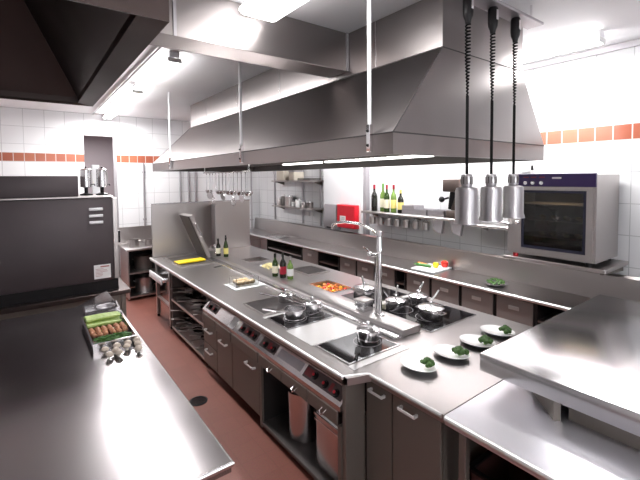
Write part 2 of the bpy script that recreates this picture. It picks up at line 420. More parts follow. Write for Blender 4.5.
bp = thing('tilting_pan', 'bratt pan at island far end with its thick lid tilted open', 'pan', (1.95, 5.75, ITOP))
obj('pan_rim', MB().slab([1.64, 1.67, 2.17, 2.20], [5.35, 5.38, 6.17, 6.20], ITOP + .0005, ITOP + .016, lambda x, y: not (1.67 < x < 2.17 and 5.38 < y < 6.17)), steel, bp, world=True)
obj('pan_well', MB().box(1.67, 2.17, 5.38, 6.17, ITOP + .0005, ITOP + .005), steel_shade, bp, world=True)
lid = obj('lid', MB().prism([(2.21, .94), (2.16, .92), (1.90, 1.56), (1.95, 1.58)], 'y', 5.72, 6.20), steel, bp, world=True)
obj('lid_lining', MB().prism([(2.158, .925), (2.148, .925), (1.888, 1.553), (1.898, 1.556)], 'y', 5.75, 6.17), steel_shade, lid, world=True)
hd = MB().tube([(1.98, 5.70, 1.47), (1.98, 5.66, 1.49), (1.80, 5.66, 1.62), (1.80, 5.70, 1.60)], .008)
obj('lid_handle', MB().tube([(2.06, 5.722, 1.25), (2.05, 5.67, 1.27), (1.97, 5.67, 1.46), (1.965, 5.722, 1.48)], .009), chrome, lid, world=True)
tag(obj('cutting_board', MB().box(-.20, .20, -.09, .09, 0, .022, .004, 2).rot(.05).move((1.86, 5.63, ITOP + .0165)), yellow, world=True), 'bright yellow cutting board lying across the bratt pan rim', 'board')
t = thing('pan_tap', 'small chrome tap at the foot of the tilted pan lid', 'tap', (2.30, 5.78, .956))
obj('tap_body', MB().lathe([(0, 0), (.02, 0), (.02, .02), (.012, .03), (.012, .11), (.018, .12), (.018, .14), (0, .145)], n=16), chrome, t)
obj('tap_spout', MB().tube([(0, 0, .1), (-.03, -.02, .14), (-.08, -.05, .14), (-.1, -.06, .10)], .008), chrome, t)
tag(obj('black_spatula', MB().box(-.10, .06, -.022, .022, .0, .006, .002).box(.06, .20, -.008, .008, .0, .010, .003).rot(.3).move((2.11, 5.13, ITOP + .001)), black, world=True), 'black flat spatula lying on the island top before the bratt pan', 'spatula')

# ---- bottles
def bottle(name, label, loc, h, r, mglass, mlabel, mcap, group, cat='bottle'):
    t = thing(name, label, cat, loc, group=group)
    obj('glass_body', MB().lathe([(0, 0), (r * .95, 0), (r, .01), (r, h * .55), (r * .85, h * .63), (r * .38, h * .74), (r * .34, h * .93), (0, h * .93)], n=20), mglass, t)
    obj('paper_label', MB().lathe([(r + .0012, h * .15), (r + .0015, h * .16), (r + .0015, h * .45), (r + .0012, h * .46)], n=20), mlabel, t)
    obj('cap', MB().lathe([(r * .40, h * .84), (r * .42, h * .85), (r * .42, h), (0, h)], n=16), mcap, t)
    return t
bottle('oil_bottle', 'green bottle with cream label, left of the three on the island', (2.31, 3.98, .956), .27, .035, greenglass, cream, black, 'bottles on the island rail')
bottle('wine_bottle', 'tall black wine bottle, middle of the three on the island', (2.35, 3.87, .956), .29, .038, darkbottle, foil, darkbottle, 'bottles on the island rail')
bottle('oil_bottle', 'pale green bottle with white label, right of the three on the island', (2.38, 3.76, .956), .26, .035, palegreen, label_w, alu, 'bottles on the island rail')
bottle('oil_bottle', 'dark bottle with cream label by the splash panel, left one', (2.27, 5.58, .956), .26, .034, darkbottle, cream, black, 'bottles by the splash panel')
bottle('oil_bottle', 'dark bottle with yellow label by the splash panel, right one', (2.33, 5.44, .956), .29, .034, greenglass, yellab, black, 'bottles by the splash panel')
bottle('oil_bottle', 'slim dark bottle at the back of the pair by the splash panel', (2.38, 5.56, .956), .30, .028, darkbottle, foil, black, 'bottles by the splash panel')

# ---- pots
def pot(label, loc, r, h, rotz, long_handle=True, lid=True, name='saucepan', dark=False, lift=0):
    t = thing(name, label, 'pot', loc, rotz, 'pots on the island hobs')
    obj('pot_body', MB().lathe([(0, 0), (r * .93, 0), (r * .98, .008), (r, h), (r + .004, h + .002), (r - .003, h + .002), (r - .004, .006), (0, .006)], n=32), steel_pol if not dark else iron, t)
    if long_handle:
        obj('long_handle', MB().tube([(r - .004, 0, h * .75), (r + .04, 0, h * .85), (r + .18, 0, h + .02)], [.006, .008, .009], 8), chrome if not dark else black, t)
    else:
        for s in (-1, 1):
            obj('side_handle', MB().tube([(-.035, s * (r - .002), h * .75), (-.03, s * (r + .03), h * .78), (.03, s * (r + .03), h * .78), (.035, s * (r - .002), h * .75)], .005, 8), chrome, t)
    if lid:
        l = obj('lid', MB().lathe([(r + .003, h + .003), (r + .003, h + .008), (r * .7, h + .022), (0, h + .03), (0, h + .027), (r * .7, h + .018)], n=32), steel_pol, t)
        obj('lid_knob', MB().lathe([(.008, h + .026), (.006, h + .045), (.016, h + .05), (.014, h + .06), (0, h + .062)], n=14), chrome, l)
    return t
ZH = ITOP + .0068
pot('wide lidless steel saucepan at front of the left island hob', (1.80, 2.78, ZH), .092, .085, 2.75, lid=False)
pot('shiny lidded steel pot at back of the left island hob', (1.99, 2.79, ZH), .080, .095, 2.2)
pot('steel saucepan behind the two pots, standing on the griddle plate', (1.98, 3.22, ITOP + .0125), .070, .06, 2.5)
pot('lidded saucepan with dark long handle on the nearest left hob', (1.97, 2.06, ZH), .082, .085, 3.9)
pot('round lidded pot beside the stewed peppers on the right', (2.66, 2.84, ZH), .105, .10, .4, long_handle=False)
pot('left pot of the three on the large right hob', (2.66, 2.42, ZH), .09, .075, 1.2)
pot('rear pot of the three on the large right hob', (2.90, 2.36, ZH), .088, .085, .6)
pot('near steel pot of the three on the large right hob', (2.72, 2.08, ZH), .105, .085, .0, long_handle=False)
# spoons standing in the pots
for i, (x, y, rz, lab) in enumerate([(2.66, 2.42, 1.0, 'pale spoon handle rising from the left pot on the right hob'), (2.90, 2.36, 1.4, 'pale spoon handle rising from the rear pot on the right hob'), (2.74, 2.10, 2.2, 'pale spoon handle rising from the near pot on the right hob'), (2.66, 2.84, .6, 'pale spoon handle rising from the pot beside the peppers')]):
    c, s = math.cos(rz), math.sin(rz)
    tag(obj('serving_spoon', MB().tube([(x, y, 1.04), (x - .04 * c, y - .04 * s, 1.09), (x - .07 * c, y - .07 * s, 1.14)], [.005, .009, .007], 8), porcelain, world=True), lab, 'spoon', 'spoons in the pots')
tag(obj('spatula', MB().box(-.05, .05, -.02, .02, 0, .004).tube([(.05, 0, .004), (.10, 0, .015), (.24, 0, .05)], .008).rot(3.9).move((1.80, 1.985, ZH + .0005)), black, world=True), 'black handled spatula lying on the nearest left hob', 'spatula')

# small square container on the rail
t = thing('salt_box', 'small square steel container with a lid beside the pot filler post', 'container', (2.31, 2.47, .956))
obj('box_body', MB().box(-.06, .06, -.06, .06, 0, .085, .006, 2), steel_pol, t)
obj('box_lid', MB().box(-.064, .064, -.064, .064, .0855, .098, .004, 2), steel, t)

# ---- pot filler tap
t = thing('pot_filler_tap', 'tall chrome pot filler tap with long bent arm on the rail', 'tap', (2.33, 2.30, .956))
obj('post', MB().lathe([(0, 0), (.045, 0), (.045, .012), (.022, .02), (.020, .52), (.028, .53), (.028, .56), (.024, .57), (.022, .66), (.028, .665), (.028, .70), (0, .705)], n=20), chrome, t)
obj('arm', MB().tube([(0, 0, .665), (-.01, .10, .715), (-.01, .25, .745), (-.01, .42, .745), (-.01, .55, .725), (-.01, .60, .70), (-.01, .61, .66)], [.015, .014, .014, .013, .013, .014, .016], 12), chrome, t)
v = obj('valve', MB().tube([(0, 0, .50), (-.02, .08, .50)], .018, 12).ball((-.022, .085, .50), .024), chrome, t)
obj('valve_lever', MB().tube([(-.022, .09, .51), (-.03, .12, .54), (-.03, .16, .55)], .006), chrome, v)
obj('riser_pipe', MB().tube([(0, .045, 0), (0, .045, .48), (0, .02, .50)], .009), chrome, t)

# ---- plates with broccoli along the near end
def plate(label, loc, rz):
    t = thing('oval_plate', label, 'plate', loc, rz, 'oval plates on the island end')
    obj('plate_dish', MB().lathe([(0, 0), (.55, 0), (.62, .006), (1.0, .026), (1.01, .030), (.97, .0295), (.60, .012), (0, .009)], n=40, sx=.122, sy=.102) , porcelain, t)
    return t
def sx_fix(o):
    pass
pl = [(1.945, 1.575, 'first oval white plate from the left, nearest the saucepan hob'), (2.25, 1.55, 'second oval white plate from the left in the row'),
      (2.55, 1.545, 'third oval white plate in the row, beside the raised shelf'), (2.84, 1.555, 'rightmost oval white plate, partly behind the raised shelf')]
P0 = None
for i, (x, y, lab) in enumerate(pl):
    if P0 is None: P0 = plate(lab, (x, y, ITOP + .001), -1.50)
    else: dup(P0, (x, y, ITOP + .001), -1.50 + .05 * i, lab)
fl = ['first', 'second', 'third', 'rightmost']
for i, (x, y, lab) in enumerate(pl):
    bx, by = x + .015, y - .055
    t = thing('broccoli_floret', 'dark green broccoli floret on the ' + fl[i] + ' oval white plate', 'broccoli', (bx, by, ITOP + .016), i * 1.3, 'broccoli on the plates')
    mb = MB()
    for k in range(26):
        a = random.uniform(0, 2 * PI); r = random.uniform(0, .042); mb.ball((r * math.cos(a), r * math.sin(a), .026 + .026 * (1 - r / .045)), random.uniform(.012, .019), 2, jit=.12)
    obj('crown', mb, herbs, t)
    obj('stalk', MB().tube([(0, 0, .004), (.005, 0, .028)], [.012, .016], 8), leekg, t)

# ---- island base units (left face)
FX = 1.56
def ring_handle(mb_parent, x, y, z, m=chrome):
    return obj('ring_handle', MB().tube([(x, y - .02, z + .01), (x - .025, y - .02, z - .002), (x - .03, y, z - .018), (x - .025, y + .02, z - .002), (x, y + .02, z + .01)], .004, 8), m, mb_parent, world=True)
def bar_handle(p, x, y0, y1, z, out=-.03):
    return obj('handle', MB().box(x + out, x + out - (.006 if out < 0 else -.006), y0, y1, z - .008, z + .010, .002).box(x + out - .001, x, y0, y0 + .012, z - .008, z + .008).box(x + out - .001, x, y1 - .012, y1, z - .008, z + .008), handlem, p, world=True)
# far table end with legs
t = thing('leg_frame', 'open leg frame carrying the far left end of the island', 'frame', (1.85, 5.95, 0))
for (x, y) in ((1.58, 6.30), (1.58, 5.62), (2.15, 6.30), (2.15, 5.62)):
    l = obj('leg', MB().box(x - .025, x + .025, y - .025, y + .025, .04, .854, .003), steel, t, world=True)
    obj('foot', MB().lathe([(0, 0), (.02, 0), (.02, .03), (.012, .04), (0, .04)], (x, y, 0), 14), black, l, world=True)
obj('cross_bar', MB().box(1.56, 1.60, 5.65, 6.275, .30, .33, .003), steel, t, world=True)
t = thing('pull_out_tray', 'white pull-out tray under the far left end of the island', 'tray', (1.56, 5.82, .66))
obj('tray_body', MB().box(1.47, 2.0, 5.66, 6.24, .66, .72, .006, 2), steel_pol, t, world=True)
obj('tray_front', MB().box(1.45, 1.469, 5.63, 6.27, .64, .74, .006, 2), white, t, world=True)
tag(obj('catch_bucket', MB().lathe([(0, 0), (.12, 0), (.14, .28), (.145, .29), (.135, .29), (.115, .01), (0, .01)], (1.85, 5.95, .001), 28), steel_shade, world=True), 'dark steel bucket on the floor beneath the island far end', 'bucket')

# open pan shelf
S0, S1 = 4.17, 5.52
t = thing('pan_shelf_unit', 'open two-tier steel shelf unit full of pans in the island', 'shelf unit', (1.85, (S0 + S1) / 2, 0))
obj('side_panel', MB().box(FX, 2.18, S0, S0 + .025, .02, .854), steel_shade, t, world=True)  # side panels darkened, shade of the shelf bays put into the colour
obj('side_panel', MB().box(FX, 2.18, S1 - .025, S1, .02, .854), steel_shade, t, world=True)
obj('back_panel', MB().box(2.15, 2.18, S0 + .026, S1 - .026, .05, .853), cavity, t, world=True)
for z in (.06, .44): obj('shelf', MB().box(FX - .015, 2.148, S0 + .026, S1 - .026, z, z + .03, .003), steel, t, world=True)
obj('plinth', MB().box(FX + .06, 2.1, S0 + .03, S1 - .03, 0, .058), cavity, t, world=True)
k = 0
pr = pan0 = None
def stack_pan(loc, r, h, rz, lab):
    t = thing('frying_pan', lab, 'pan', loc, rz, 'pans on the island shelves')
    obj('pan_body', MB().lathe([(0, 0), (r * .8, 0), (r, h), (r + .003, h + .003), (r - .004, h), (r * .78, .004), (0, .004)], n=22), steel_pol, t)
    obj('pan_handle', MB().tube([(r - .01, 0, h * .8), (r + .06, 0, h + .02), (r + .17, 0, h + .03)], [.006, .007, .009], 8), steel, t)
    return t
panroot = None
for zi, (zs, tier) in enumerate(((.091, 'lower'), (.471, 'upper'))):
    for ci, (x, y) in enumerate(((1.78, 4.36), (1.80, 4.68), (1.79, 5.0), (1.80, 5.30))):
        for n in range(3 + (ci + zi) % 2):
            lab = '%s frying pan of the %s stack from the right, %s island shelf' % (['bottom', 'second-lowest', 'third-lowest', 'topmost'][n], ['first', 'second', 'third', 'fourth'][ci], tier)
            loc = (x + random.uniform(-.02, .02), y + random.uniform(-.01, .01), zs + n * .056)
            rz = PI + random.uniform(-.3, .3)
            if panroot is None: panroot = stack_pan(loc, .135, .05, rz, lab)
            else: dup(panroot, loc, rz, lab)

# drawer and door units
def front_panel(parent, name, y0, y1, z0, z1, x, m=steel_front):
    return obj(name, MB().box(x, x + .018, y0 + .004, y1 - .004, z0, z1, .003), m, parent, world=True)
DX = 1.505
def base_body(t, y0, y1, z1=.854, x0=FX, x1=2.18, z0=.10):
    obj('carcass', MB().box(x0, x1, y0 + .002, y1 - .002, z0, z1 - .001), steel_front, t, world=True)
    obj('plinth', MB().box(x0 + .05, x1, y0 + .004, y1 - .004, 0, z0 - .001), redbrown, t, world=True)
redbrown = mat('plinth_brown', (.14, .055, .045), .5, noise=.2, nscale=6)
t = thing('drawer_unit', 'narrow steel two-drawer unit between the pan shelves and doors', 'cabinet', (1.85, 3.98, 0))
base_body(t, 3.79, 4.165, .65)
for (z0, z1) in ((.11, .335), (.345, .555)):
    dd = front_panel(t, 'drawer', 3.79, 4.165, z0, z1, DX); bar_handle(dd, DX, 3.90, 4.06, z1 - .06)
t = thing('door_cabinet', 'narrow single-door steel cabinet beside the island drawer unit', 'cabinet', (1.85, 3.6, 0))
base_body(t, 3.42, 3.786, .65); dd = front_panel(t, 'door', 3.42, 3.786, .11, .555, DX); bar_handle(dd, DX, 3.52, 3.68, .50)
t = thing('door_cabinet', 'wide single-door steel cabinet left of the open bin bay', 'cabinet', (1.85, 3.15, 0))
base_body(t, 2.88, 3.416, .65); dd = front_panel(t, 'door', 2.88, 3.416, .11, .555, DX); bar_handle(dd, DX, 2.94, 3.10, .50)
# open bay
t = thing('open_bay_cabinet', 'open bay with shade-black lining under the hobs holding two steel bins', 'cabinet', (1.85, 2.35, 0))
B0, B1 = 1.82, 2.876
obj('side_panel', MB().box(DX, 2.18, B0, B0 + .03, .03, .56), steel_front, t, world=True)
obj('side_panel', MB().box(DX, 2.18, B1 - .03, B1, .03, .56), steel_front, t, world=True)
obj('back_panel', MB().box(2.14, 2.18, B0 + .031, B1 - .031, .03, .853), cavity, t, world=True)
obj('bay_shade_sheet', MB().box(DX + .02, 2.139, B0 + .0305, B0 + .036, .081, .60), cavity, t, world=True)  # black sheets added to stand for shade inside the bay
obj('bay_shade_sheet', MB().box(DX + .02, 2.139, B1 - .036, B1 - .0305, .081, .60), cavity, t, world=True)
obj('bottom_shelf', MB().box(DX, 2.139, B0 + .031, B1 - .031, .05, .08, .003), steel_shade, t, world=True)  # darker steel stands for shade at the bay bottom
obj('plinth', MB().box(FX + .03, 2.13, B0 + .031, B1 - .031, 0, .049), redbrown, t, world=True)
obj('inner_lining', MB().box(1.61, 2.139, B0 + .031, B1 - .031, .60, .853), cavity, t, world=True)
for i, (y, lab, hh, rr) in enumerate([(2.50, 'rounded steel bin on the left of the open island bay', .38, .0), (2.05, 'square steel bin on the right of the open island bay', .40, .0)]):
    t = thing('steel_bin', lab, 'bin', (1.70, y, .081), group='bins in the island bay')
    if i == 0:
        obj('bin_body', MB().lathe([(0, 0), (.115, 0), (.125, .01), (.135, hh), (.14, hh + .004), (.13, hh), (.11, .01), (0, .01)], n=32), steel_pol, t)
    else:
        mb = MB(); w = .13
        mb.box(-w, w, -w, w, 0, hh, .02, 3)
        obj('bin_body', mb, steel_pol, t)
        for z in (hh - .03, hh - .07): obj('bin_band', MB().box(-w - .006, w + .006, -w - .006, w + .006, z, z + .014, .004, 2), chrome, t)
        obj('bin_opening', MB().box(-w + .02, w - .02, -w + .02, w - .02, hh + .0005, hh + .004), darkwood, t)
# upper control console
cc = thing('control_console', 'sloped steel control console with red and black knobs along island front', 'control panel', (1.48, 3.0, .6))
C0, C1 = 1.82, 4.166
obj('console_body', MB().prism([(1.60, .775), (1.585, .775), (1.50, .69), (1.50, .66), (1.535, .658), (1.60, .658)], 'y', C0, C1), steel_pol, cc, world=True, smooth=0)
ap = obj('apron', MB().box(1.585, 1.60, C0, C1, .7755, .852), steel_front, cc, world=True)
mb = MB()
for y in (2.2, 2.5, 2.8, 3.1, 3.4, 3.7): mb.box(1.583, 1.5848, y, y + .16, .806, .812)
obj('vent_slots', mb, cavity, ap, world=True)
n = Vector((-1, 0, 1)).normalized()
def on_slope(s, y, h): # s 0..1 from lower to upper edge
    return Vector((1.50, y, .69)) + Vector((.085, 0, .085)) * s + n * h
def slope_quad(y0, y1, s0, s1, h0, h1):
    mb = MB(); vs = []
    for h in (h0, h1):
        for (s, y) in ((s0, y0), (s0, y1), (s1, y1), (s1, y0)): vs.append(mb.bm.verts.new(on_slope(s, y, h)))
    for f in ((0, 1, 2, 3), (7, 6, 5, 4), (0, 4, 5, 1), (1, 5, 6, 2), (2, 6, 7, 3), (3, 7, 4, 0)): mb.bm.faces.new([vs[i] for i in f])
    bmesh.ops.recalc_face_normals(mb.bm, faces=mb.bm.faces[:]); return mb
gauge = mat('console_grey', (.11, .08, .08), .4, .5)
for (y0, y1) in ((1.84, 2.26), (2.66, 2.90), (2.98, 3.30), (3.84, 4.12)):
    obj('dark_fascia', slope_quad(y0, y1, .22, .93, .0005, .003), gauge, cc, world=True)
obj('window_strip', slope_quad(2.30, 2.62, .30, .85, .0005, .003), galv, cc, world=True)
obj('paper_note', slope_quad(3.40, 3.50, .05, .95, .0005, .003), label_w, cc, world=True, label='white paper tag')
for j, (y, s) in enumerate(((1.90, .45), (2.02, .52), (2.14, .6), (2.70, .5), (2.82, .5), (3.02, .5), (3.12, .5), (3.24, .5), (3.90, .5), (4.02, .5))):
    p = on_slope(s, y, .003)
    q = n.to_track_quat('Z', 'Y').to_matrix()
    mb = MB().lathe([(0, 0), (.027, 0), (.027, .003), (.020, .006), (.018, .020), (.014, .024), (0, .024)], n=20)
    bmesh.ops.transform(mb.bm, matrix=Matrix.Translation(p) @ q.to_4x4(), verts=mb.bm.verts[:])
    kn = obj('knob', mb, black, cc, world=True)
    mb = MB().lathe([(0, .0245), (.010, .0245), (.010, .028), (0, .029)], n=16)
    bmesh.ops.transform(mb.bm, matrix=Matrix.Translation(p) @ q.to_4x4(), verts=mb.bm.verts[:])
    obj('knob_cap', mb, redp, kn, world=True)
for (y0, y1) in ((2.17, 2.25), (2.745, 2.785), (3.06, 3.09), (3.16, 3.20), (3.94, 3.99), (1.945, 1.975)):
    obj('red_indicator', slope_quad(y0, y1, .35, .8, .0035, .005), redk, cc, world=True)
fr = [(1.84, 2.16), (2.17, 2.50), (2.51, 2.87), (2.89, 3.41), (3.43, 3.78), (3.80, 4.16)]
for (y0, y1) in fr:
    f_ = obj('drip_drawer', MB().box(1.492, 1.5035, y0, y1, .565, .655, .003), steel_front, cc, world=True)
    if y0 < 2.8: ring_handle(f_, 1.492, (y0 + y1) / 2 - .03, .605)

# near cabinets (step in) facing -X
for i, (y0, y1, lab) in enumerate([(1.56, 1.78, 'left of the two tall steel door cabinets at the island near end'), (1.215, 1.556, 'right of the two tall steel door cabinets at the island near end')]):
    t = thing('door_cabinet', lab, 'cabinet', (1.9, (y0 + y1) / 2, 0))
    obj('carcass', MB().box(1.70, 2.18, y0 + .002, y1 - .002, .10, .853), steel_front, t, world=True)
    obj('plinth', MB().box(1.76, 2.18, y0 + .002, y1 - .002, 0, .099), redbrown, t, world=True)
    dd = front_panel(t, 'door', y0, y1, .11, .845, 1.68)
    bar_handle(dd, 1.68, y1 - .17 if i == 0 else y1 - .19, y1 - .05 if i == 0 else y1 - .07, .79)
# corner filler between the console and the near cabinets
tag(obj('corner_post', MB().box(1.515, 1.679, 1.784, 1.818, .0, .852, .004), steel_front, world=True), 'narrow steel end panel where the island front steps back', 'panel')

# right side base of the island (seen from the other side)
t = thing('base_cabinet', 'plain steel base along the hidden right side of the island', 'cabinet', (2.8, 4, 0))
obj('carcass', MB().box(2.86, 3.15, 1.25, 6.36, .10, .853).box(2.20, 2.86, 1.25, 3.05, .10, .853).box(2.20, 2.86, 3.75, 4.95, .1, .853).box(2.20, 2.86, 5.45, 6.36, .1, .853), steel_front, t, world=True)
obj('plinth', MB().box(2.22, 3.10, 1.28, 6.33, 0, .099), redbrown, t, world=True)

# ------------------------------------------------------------------ near service table and raised shelf
t = thing('service_worktop', 'bright steel worktop at the near right corner joining the island', 'worktop', (2.4, .4, .85))
obj('top_sheet', MB().box(1.65, 3.75, -.45, 1.176, .852, .900, .004, 2), mat('service_steel', (.76, .75, .80), .34, .9), t, world=True)
obj('rounded_edge', MB().tube([(1.652, -.44, .884), (1.652, 1.17, .884)], .016, 12), steel_insert, t, world=True)
for (x, y) in ((1.74, 1.12), (1.74, -.35), (3.6, 1.12), (3.6, -.35)):
    l = obj('leg', MB().box(x - .02, x + .02, y - .02, y + .02, .04, .851, .003), steel_front, t, world=True)
    obj('foot', MB().lathe([(0, 0), (.018, 0), (.018, .03), (.01, .04), (0, .04)], (x, y, 0), 12), black, l, world=True)
obj('lower_shelf', MB().box(1.78, 3.58, -.32, 1.09, .22, .24), steel_shade, t, world=True)
obj('back_panel', MB().box(2.3, 2.32, -.32, 1.09, .241, .851), cavity, t, world=True)
for i, (y, lab) in enumerate([(.98, 'dark crate under the near worktop, further from the camera'), (.55, 'dark crate under the near worktop, nearer the camera')]):
    tt = thing('storage_crate', lab, 'crate', (2.02, y, .2405), group='crates under the near worktop')
    mb = MB().box(-.2, .2, -.16, .16, 0, .015)
    for a in ((-.2, -.185, -.16, .16), (.185, .2, -.16, .16), (-.2, .2, -.16, -.145), (-.2, .2, .145, .16)): mb.box(*a, .01, .32)
    obj('crate_body', mb, mat('crate_brown_%s' % 'ab'[i], (.06, .02, .018), .5), tt)
    obj('crate_rim', MB().slab([-.21, -.185, .185, .21], [-.17, -.145, .145, .17], .32, .335, lambda x, y: not (abs(x) < .185 and abs(y) < .145)), black, tt)
t = thing('raised_shelf', 'thick bright steel pass shelf raised above the near right worktop', 'shelf', (2.9, .5, .9))
obj('shelf_top', MB().box(2.03, 3.85, -.5, 1.215, 1.00, 1.10, .004, 2), steel_pol, t, world=True)
obj('support_panel', MB().prism([(2.26, 1.06), (2.29, 1.04), (1.96 + .10, .80), (1.96 + .07, .82)], 'z', .9005, .999), steel_front, t, world=True)
obj('support_panel', MB().box(2.30, 3.7, 1.05, 1.07, .9005, .999), steel_front, t, world=True)
obj('support_panel', MB().box(2.10, 2.13, -.4, .78, .9005, .999), steel_front, t, world=True)

# ------------------------------------------------------------------ left counter
t = thing('left_counter', 'wide steel prep counter in the left foreground with cut far corner', 'counter', (.1, 3, 0))
top = [(.66, 1.53), (.66, 4.76), (.34, 4.33), (-.55, 4.33), (-.55, 1.53)]
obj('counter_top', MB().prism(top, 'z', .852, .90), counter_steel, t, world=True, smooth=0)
obj('counter_edge', MB().tube([(-.5, 1.53, .886), (.66, 1.53, .886), (.66, 4.76, .886)], .014, 10), steel_pol, t, world=True)
obj('apron', MB().prism([(.60, 1.60), (.60, 4.60), (.38, 4.30), (-.5, 4.30), (-.5, 1.60)], 'z', .79, .851), steel_shade, t, world=True, smooth=0)
for (x, y) in ((.55, 1.66), (-.42, 1.66), (.52, 4.3), (-.42, 4.2), (.55, 2.95)):
    l = obj('leg', MB().box(x - .022, x + .022, y - .022, y + .022, .04, .789, .003), steel_front, t, world=True)
    obj('foot', MB().lathe([(0, 0), (.018, 0), (.018, .03), (.01, .04), (0, .04)], (x, y, 0), 12), black, l, world=True)
obj('lower_shelf', MB().box(-.40, .53, 1.7, 4.15, .25, .28), steel_shade, t, world=True)

# trays on the counter
def open_tray(label, x0, x1, y0, y1, h, rz=0, z=.9005):
    cx, cy = (x0 + x1) / 2, (y0 + y1) / 2; t = thing('steel_tray', label, 'tray', (cx, cy, z), rz, 'steel trays on the left counter')
    a, b = (x1 - x0) / 2, (y1 - y0) / 2
    mb = MB().box(-a + .01, a - .01, -b + .01, b - .01, 0, .003)
    for q in ((-a + .008, -a + .011, -b + .01, b - .01), (a - .011, a - .008, -b + .01, b - .01), (-a + .01, a - .01, -b + .008, -b + .011), (-a + .01, a - .01, b - .011, b - .008)): mb.box(*q, 0, h)
    obj('tray_body', mb, steel_pol, t, smooth=0)
    obj('tray_rim', MB().slab([-a, -a + .014, a - .014, a], [-b, -b + .014, b - .014, b], h, h + .005, lambda x, y: not (abs(x) < a - .014 and abs(y) < b - .014)), chrome, t)
open_tray('long steel tray holding celery, onions and green beans', .33, .63, 3.10, 3.80, .05)
open_tray('empty steel tray at the far end of the vegetable row', .37, .65, 3.90, 4.14, .05, -.05)
t = thing('sieve', 'round steel sieve lying in the empty tray', 'sieve', (.55, 4.02, .906))
obj('sieve_bowl', MB().lathe([(0, 0), (.04, .004), (.065, .02), (.075, .045), (.079, .047), (.072, .045), (.062, .022), (.038, .007), (0, .003)], n=26), galv, t)
t = thing('celery_stalk', 'pale green celery stalk in the long steel tray, far edge', 'celery', (.48, 3.73, .905), .0, 'celery stalks in the long tray')
obj('stalk', MB().tube([(-.125, 0, .018), (-.04, .004, .02), (.06, 0, .02), (.12, 0, .018)], [.018, .016, .014, .010], 8), leek, t)
obj('green_tip', MB().tube([(.118, 0, .018), (.128, .002, .020)], [.010, .007], 8), leekg, t)
for i in range(1, 7):
    dup(t, (.48 + random.uniform(-.004, .004), 3.73 - (i % 4) * .042, .905 + (.036 if i >= 4 else 0)), random.uniform(-.01, .01), 'pale green celery stalk lying in the long steel tray')
t['label'] = 'pale green celery stalk lying in the long steel tray'
on0 = None
for i in range(24):
    r = i % 2
    c = (.37 + (i % 6) * .044 + random.uniform(-.001, .001), 3.51 - (i // 6) * .046 + random.uniform(-.002, .002), .906)
    if on0 is None:
        on0 = thing('onion', 'small reddish brown onion in the long steel tray', 'onion', c, 0, 'onions in the long tray')
        obj('bulb', MB().lathe([(0, 0), (.008, .002), (.018, .008), (.021, .017), (.017, .027), (.006, .034), (.003, .038), (0, .039)], n=16), onion, on0)
        obj('root_tuft', MB().lathe([(0, .0), (.006, .0), (.006, .004), (0, .004)], n=8), cream, on0)
    else: dup(on0, c, rot=(random.uniform(-.3, .3), random.uniform(-.3, .3), random.uniform(0, 6)))
mb = MB()
for i in range(190):
    x, y = random.uniform(.385, .575), random.uniform(3.14, 3.28); a = random.uniform(-.5, .5); z = .912 + random.uniform(0, .05) * (1 - abs(y - 3.21) / .1)
    a *= 1.6; mb.tube([(x - .035 * math.cos(a), y - .035 * math.sin(a), z), (x, y, z + .004), (x + .035 * math.cos(a), y + .035 * math.sin(a), z)], .0048, 5)
tag(obj('green_beans', mb, bean, world=True), 'heap of dark green beans at the near end of the steel tray', 'beans', kind='stuff')
ms0 = None
spots = [(.40, 3.04), (.455, 2.98), (.475, 3.055), (.53, 2.99), (.545, 3.06), (.605, 3.01), (.59, 2.92), (.47, 2.91), (.615, 3.075), (.405, 2.93)]
for i, (x, y) in enumerate(spots):
    r = random.uniform(.9, 1.15)
    if ms0 is None:
        ms0 = thing('mushroom', 'white button mushroom lying loose beside the vegetable tray', 'mushroom', (x, y, .9005), 0, 'mushrooms on the left counter')
        obj('cap', MB().lathe([(0, .046), (.012, .044), (.022, .036), (.026, .026), (.024, .020), (.016, .020), (0, .0205)], n=18), mushc, ms0)
        obj('stem', MB().lathe([(0, 0), (.010, 0), (.011, .01), (.009, .0205), (0, .0205)], n=12), mushs, ms0)
    else:
        o = dup(ms0, (x, y, .9005 + .004), rot=(random.uniform(-.25, .25), random.uniform(-.25, .25), random.uniform(0, 6)))

# ------------------------------------------------------------------ left oven on its stand
t = thing('grey_oven', 'large dark grey oven with three white louvre slots on the left', 'oven', (.2, 5.5, .82))
obj('upper_housing', MB().box(-.45, .47, 5.12, 5.80, 1.921, 2.15, .008, 2), ovengrey, t, world=True)
obj('oven_body', MB().box(-.45, .80, 5.10, 5.85, .94, 1.90, .008, 2), ovengrey, t, world=True)
obj('top_lip', MB().box(-.46, .81, 5.09, 5.86, 1.902, 1.92, .004), steel, t, world=True)
obj('base_band', MB().box(-.44, .84, 5.11, 5.84, .82, .938), black, t, world=True)
obj('corner_strip', MB().box(.801, .85, 5.10, 5.84, .95, 1.895, .003), steel, t, world=True)
for k in range(3):
    z = 1.755 - k * .075
    obj('louvre_slot', MB().box(.56, .70, 5.083, 5.0985, z, z + .032, .007, 2), white, t, world=True)
s = obj('notice_label', MB().box(.59, .76, 5.094, 5.0985, .97, 1.13), label_w, t, world=True, label='white printed sticker')
mb = MB()
for k in range(6): mb.box(.605, .605 + random.uniform(.06, .13), 5.0925, 5.0938, 1.0 + k * .016, 1.004 + k * .016)
mb.box(.655, .745, 5.0925, 5.0938, 1.10, 1.115)
obj('label_text', mb, mat('label_print', (.45, .2, .2), .6), s, world=True)
obj('door_latch', MB().box(.851, .88, 5.14, 5.19, 1.36, 1.50, .005, 2), black, t, world=True)
t = thing('oven_stand', 'low dark steel stand carrying the dark grey oven', 'stand', (.2, 5.5, 0))
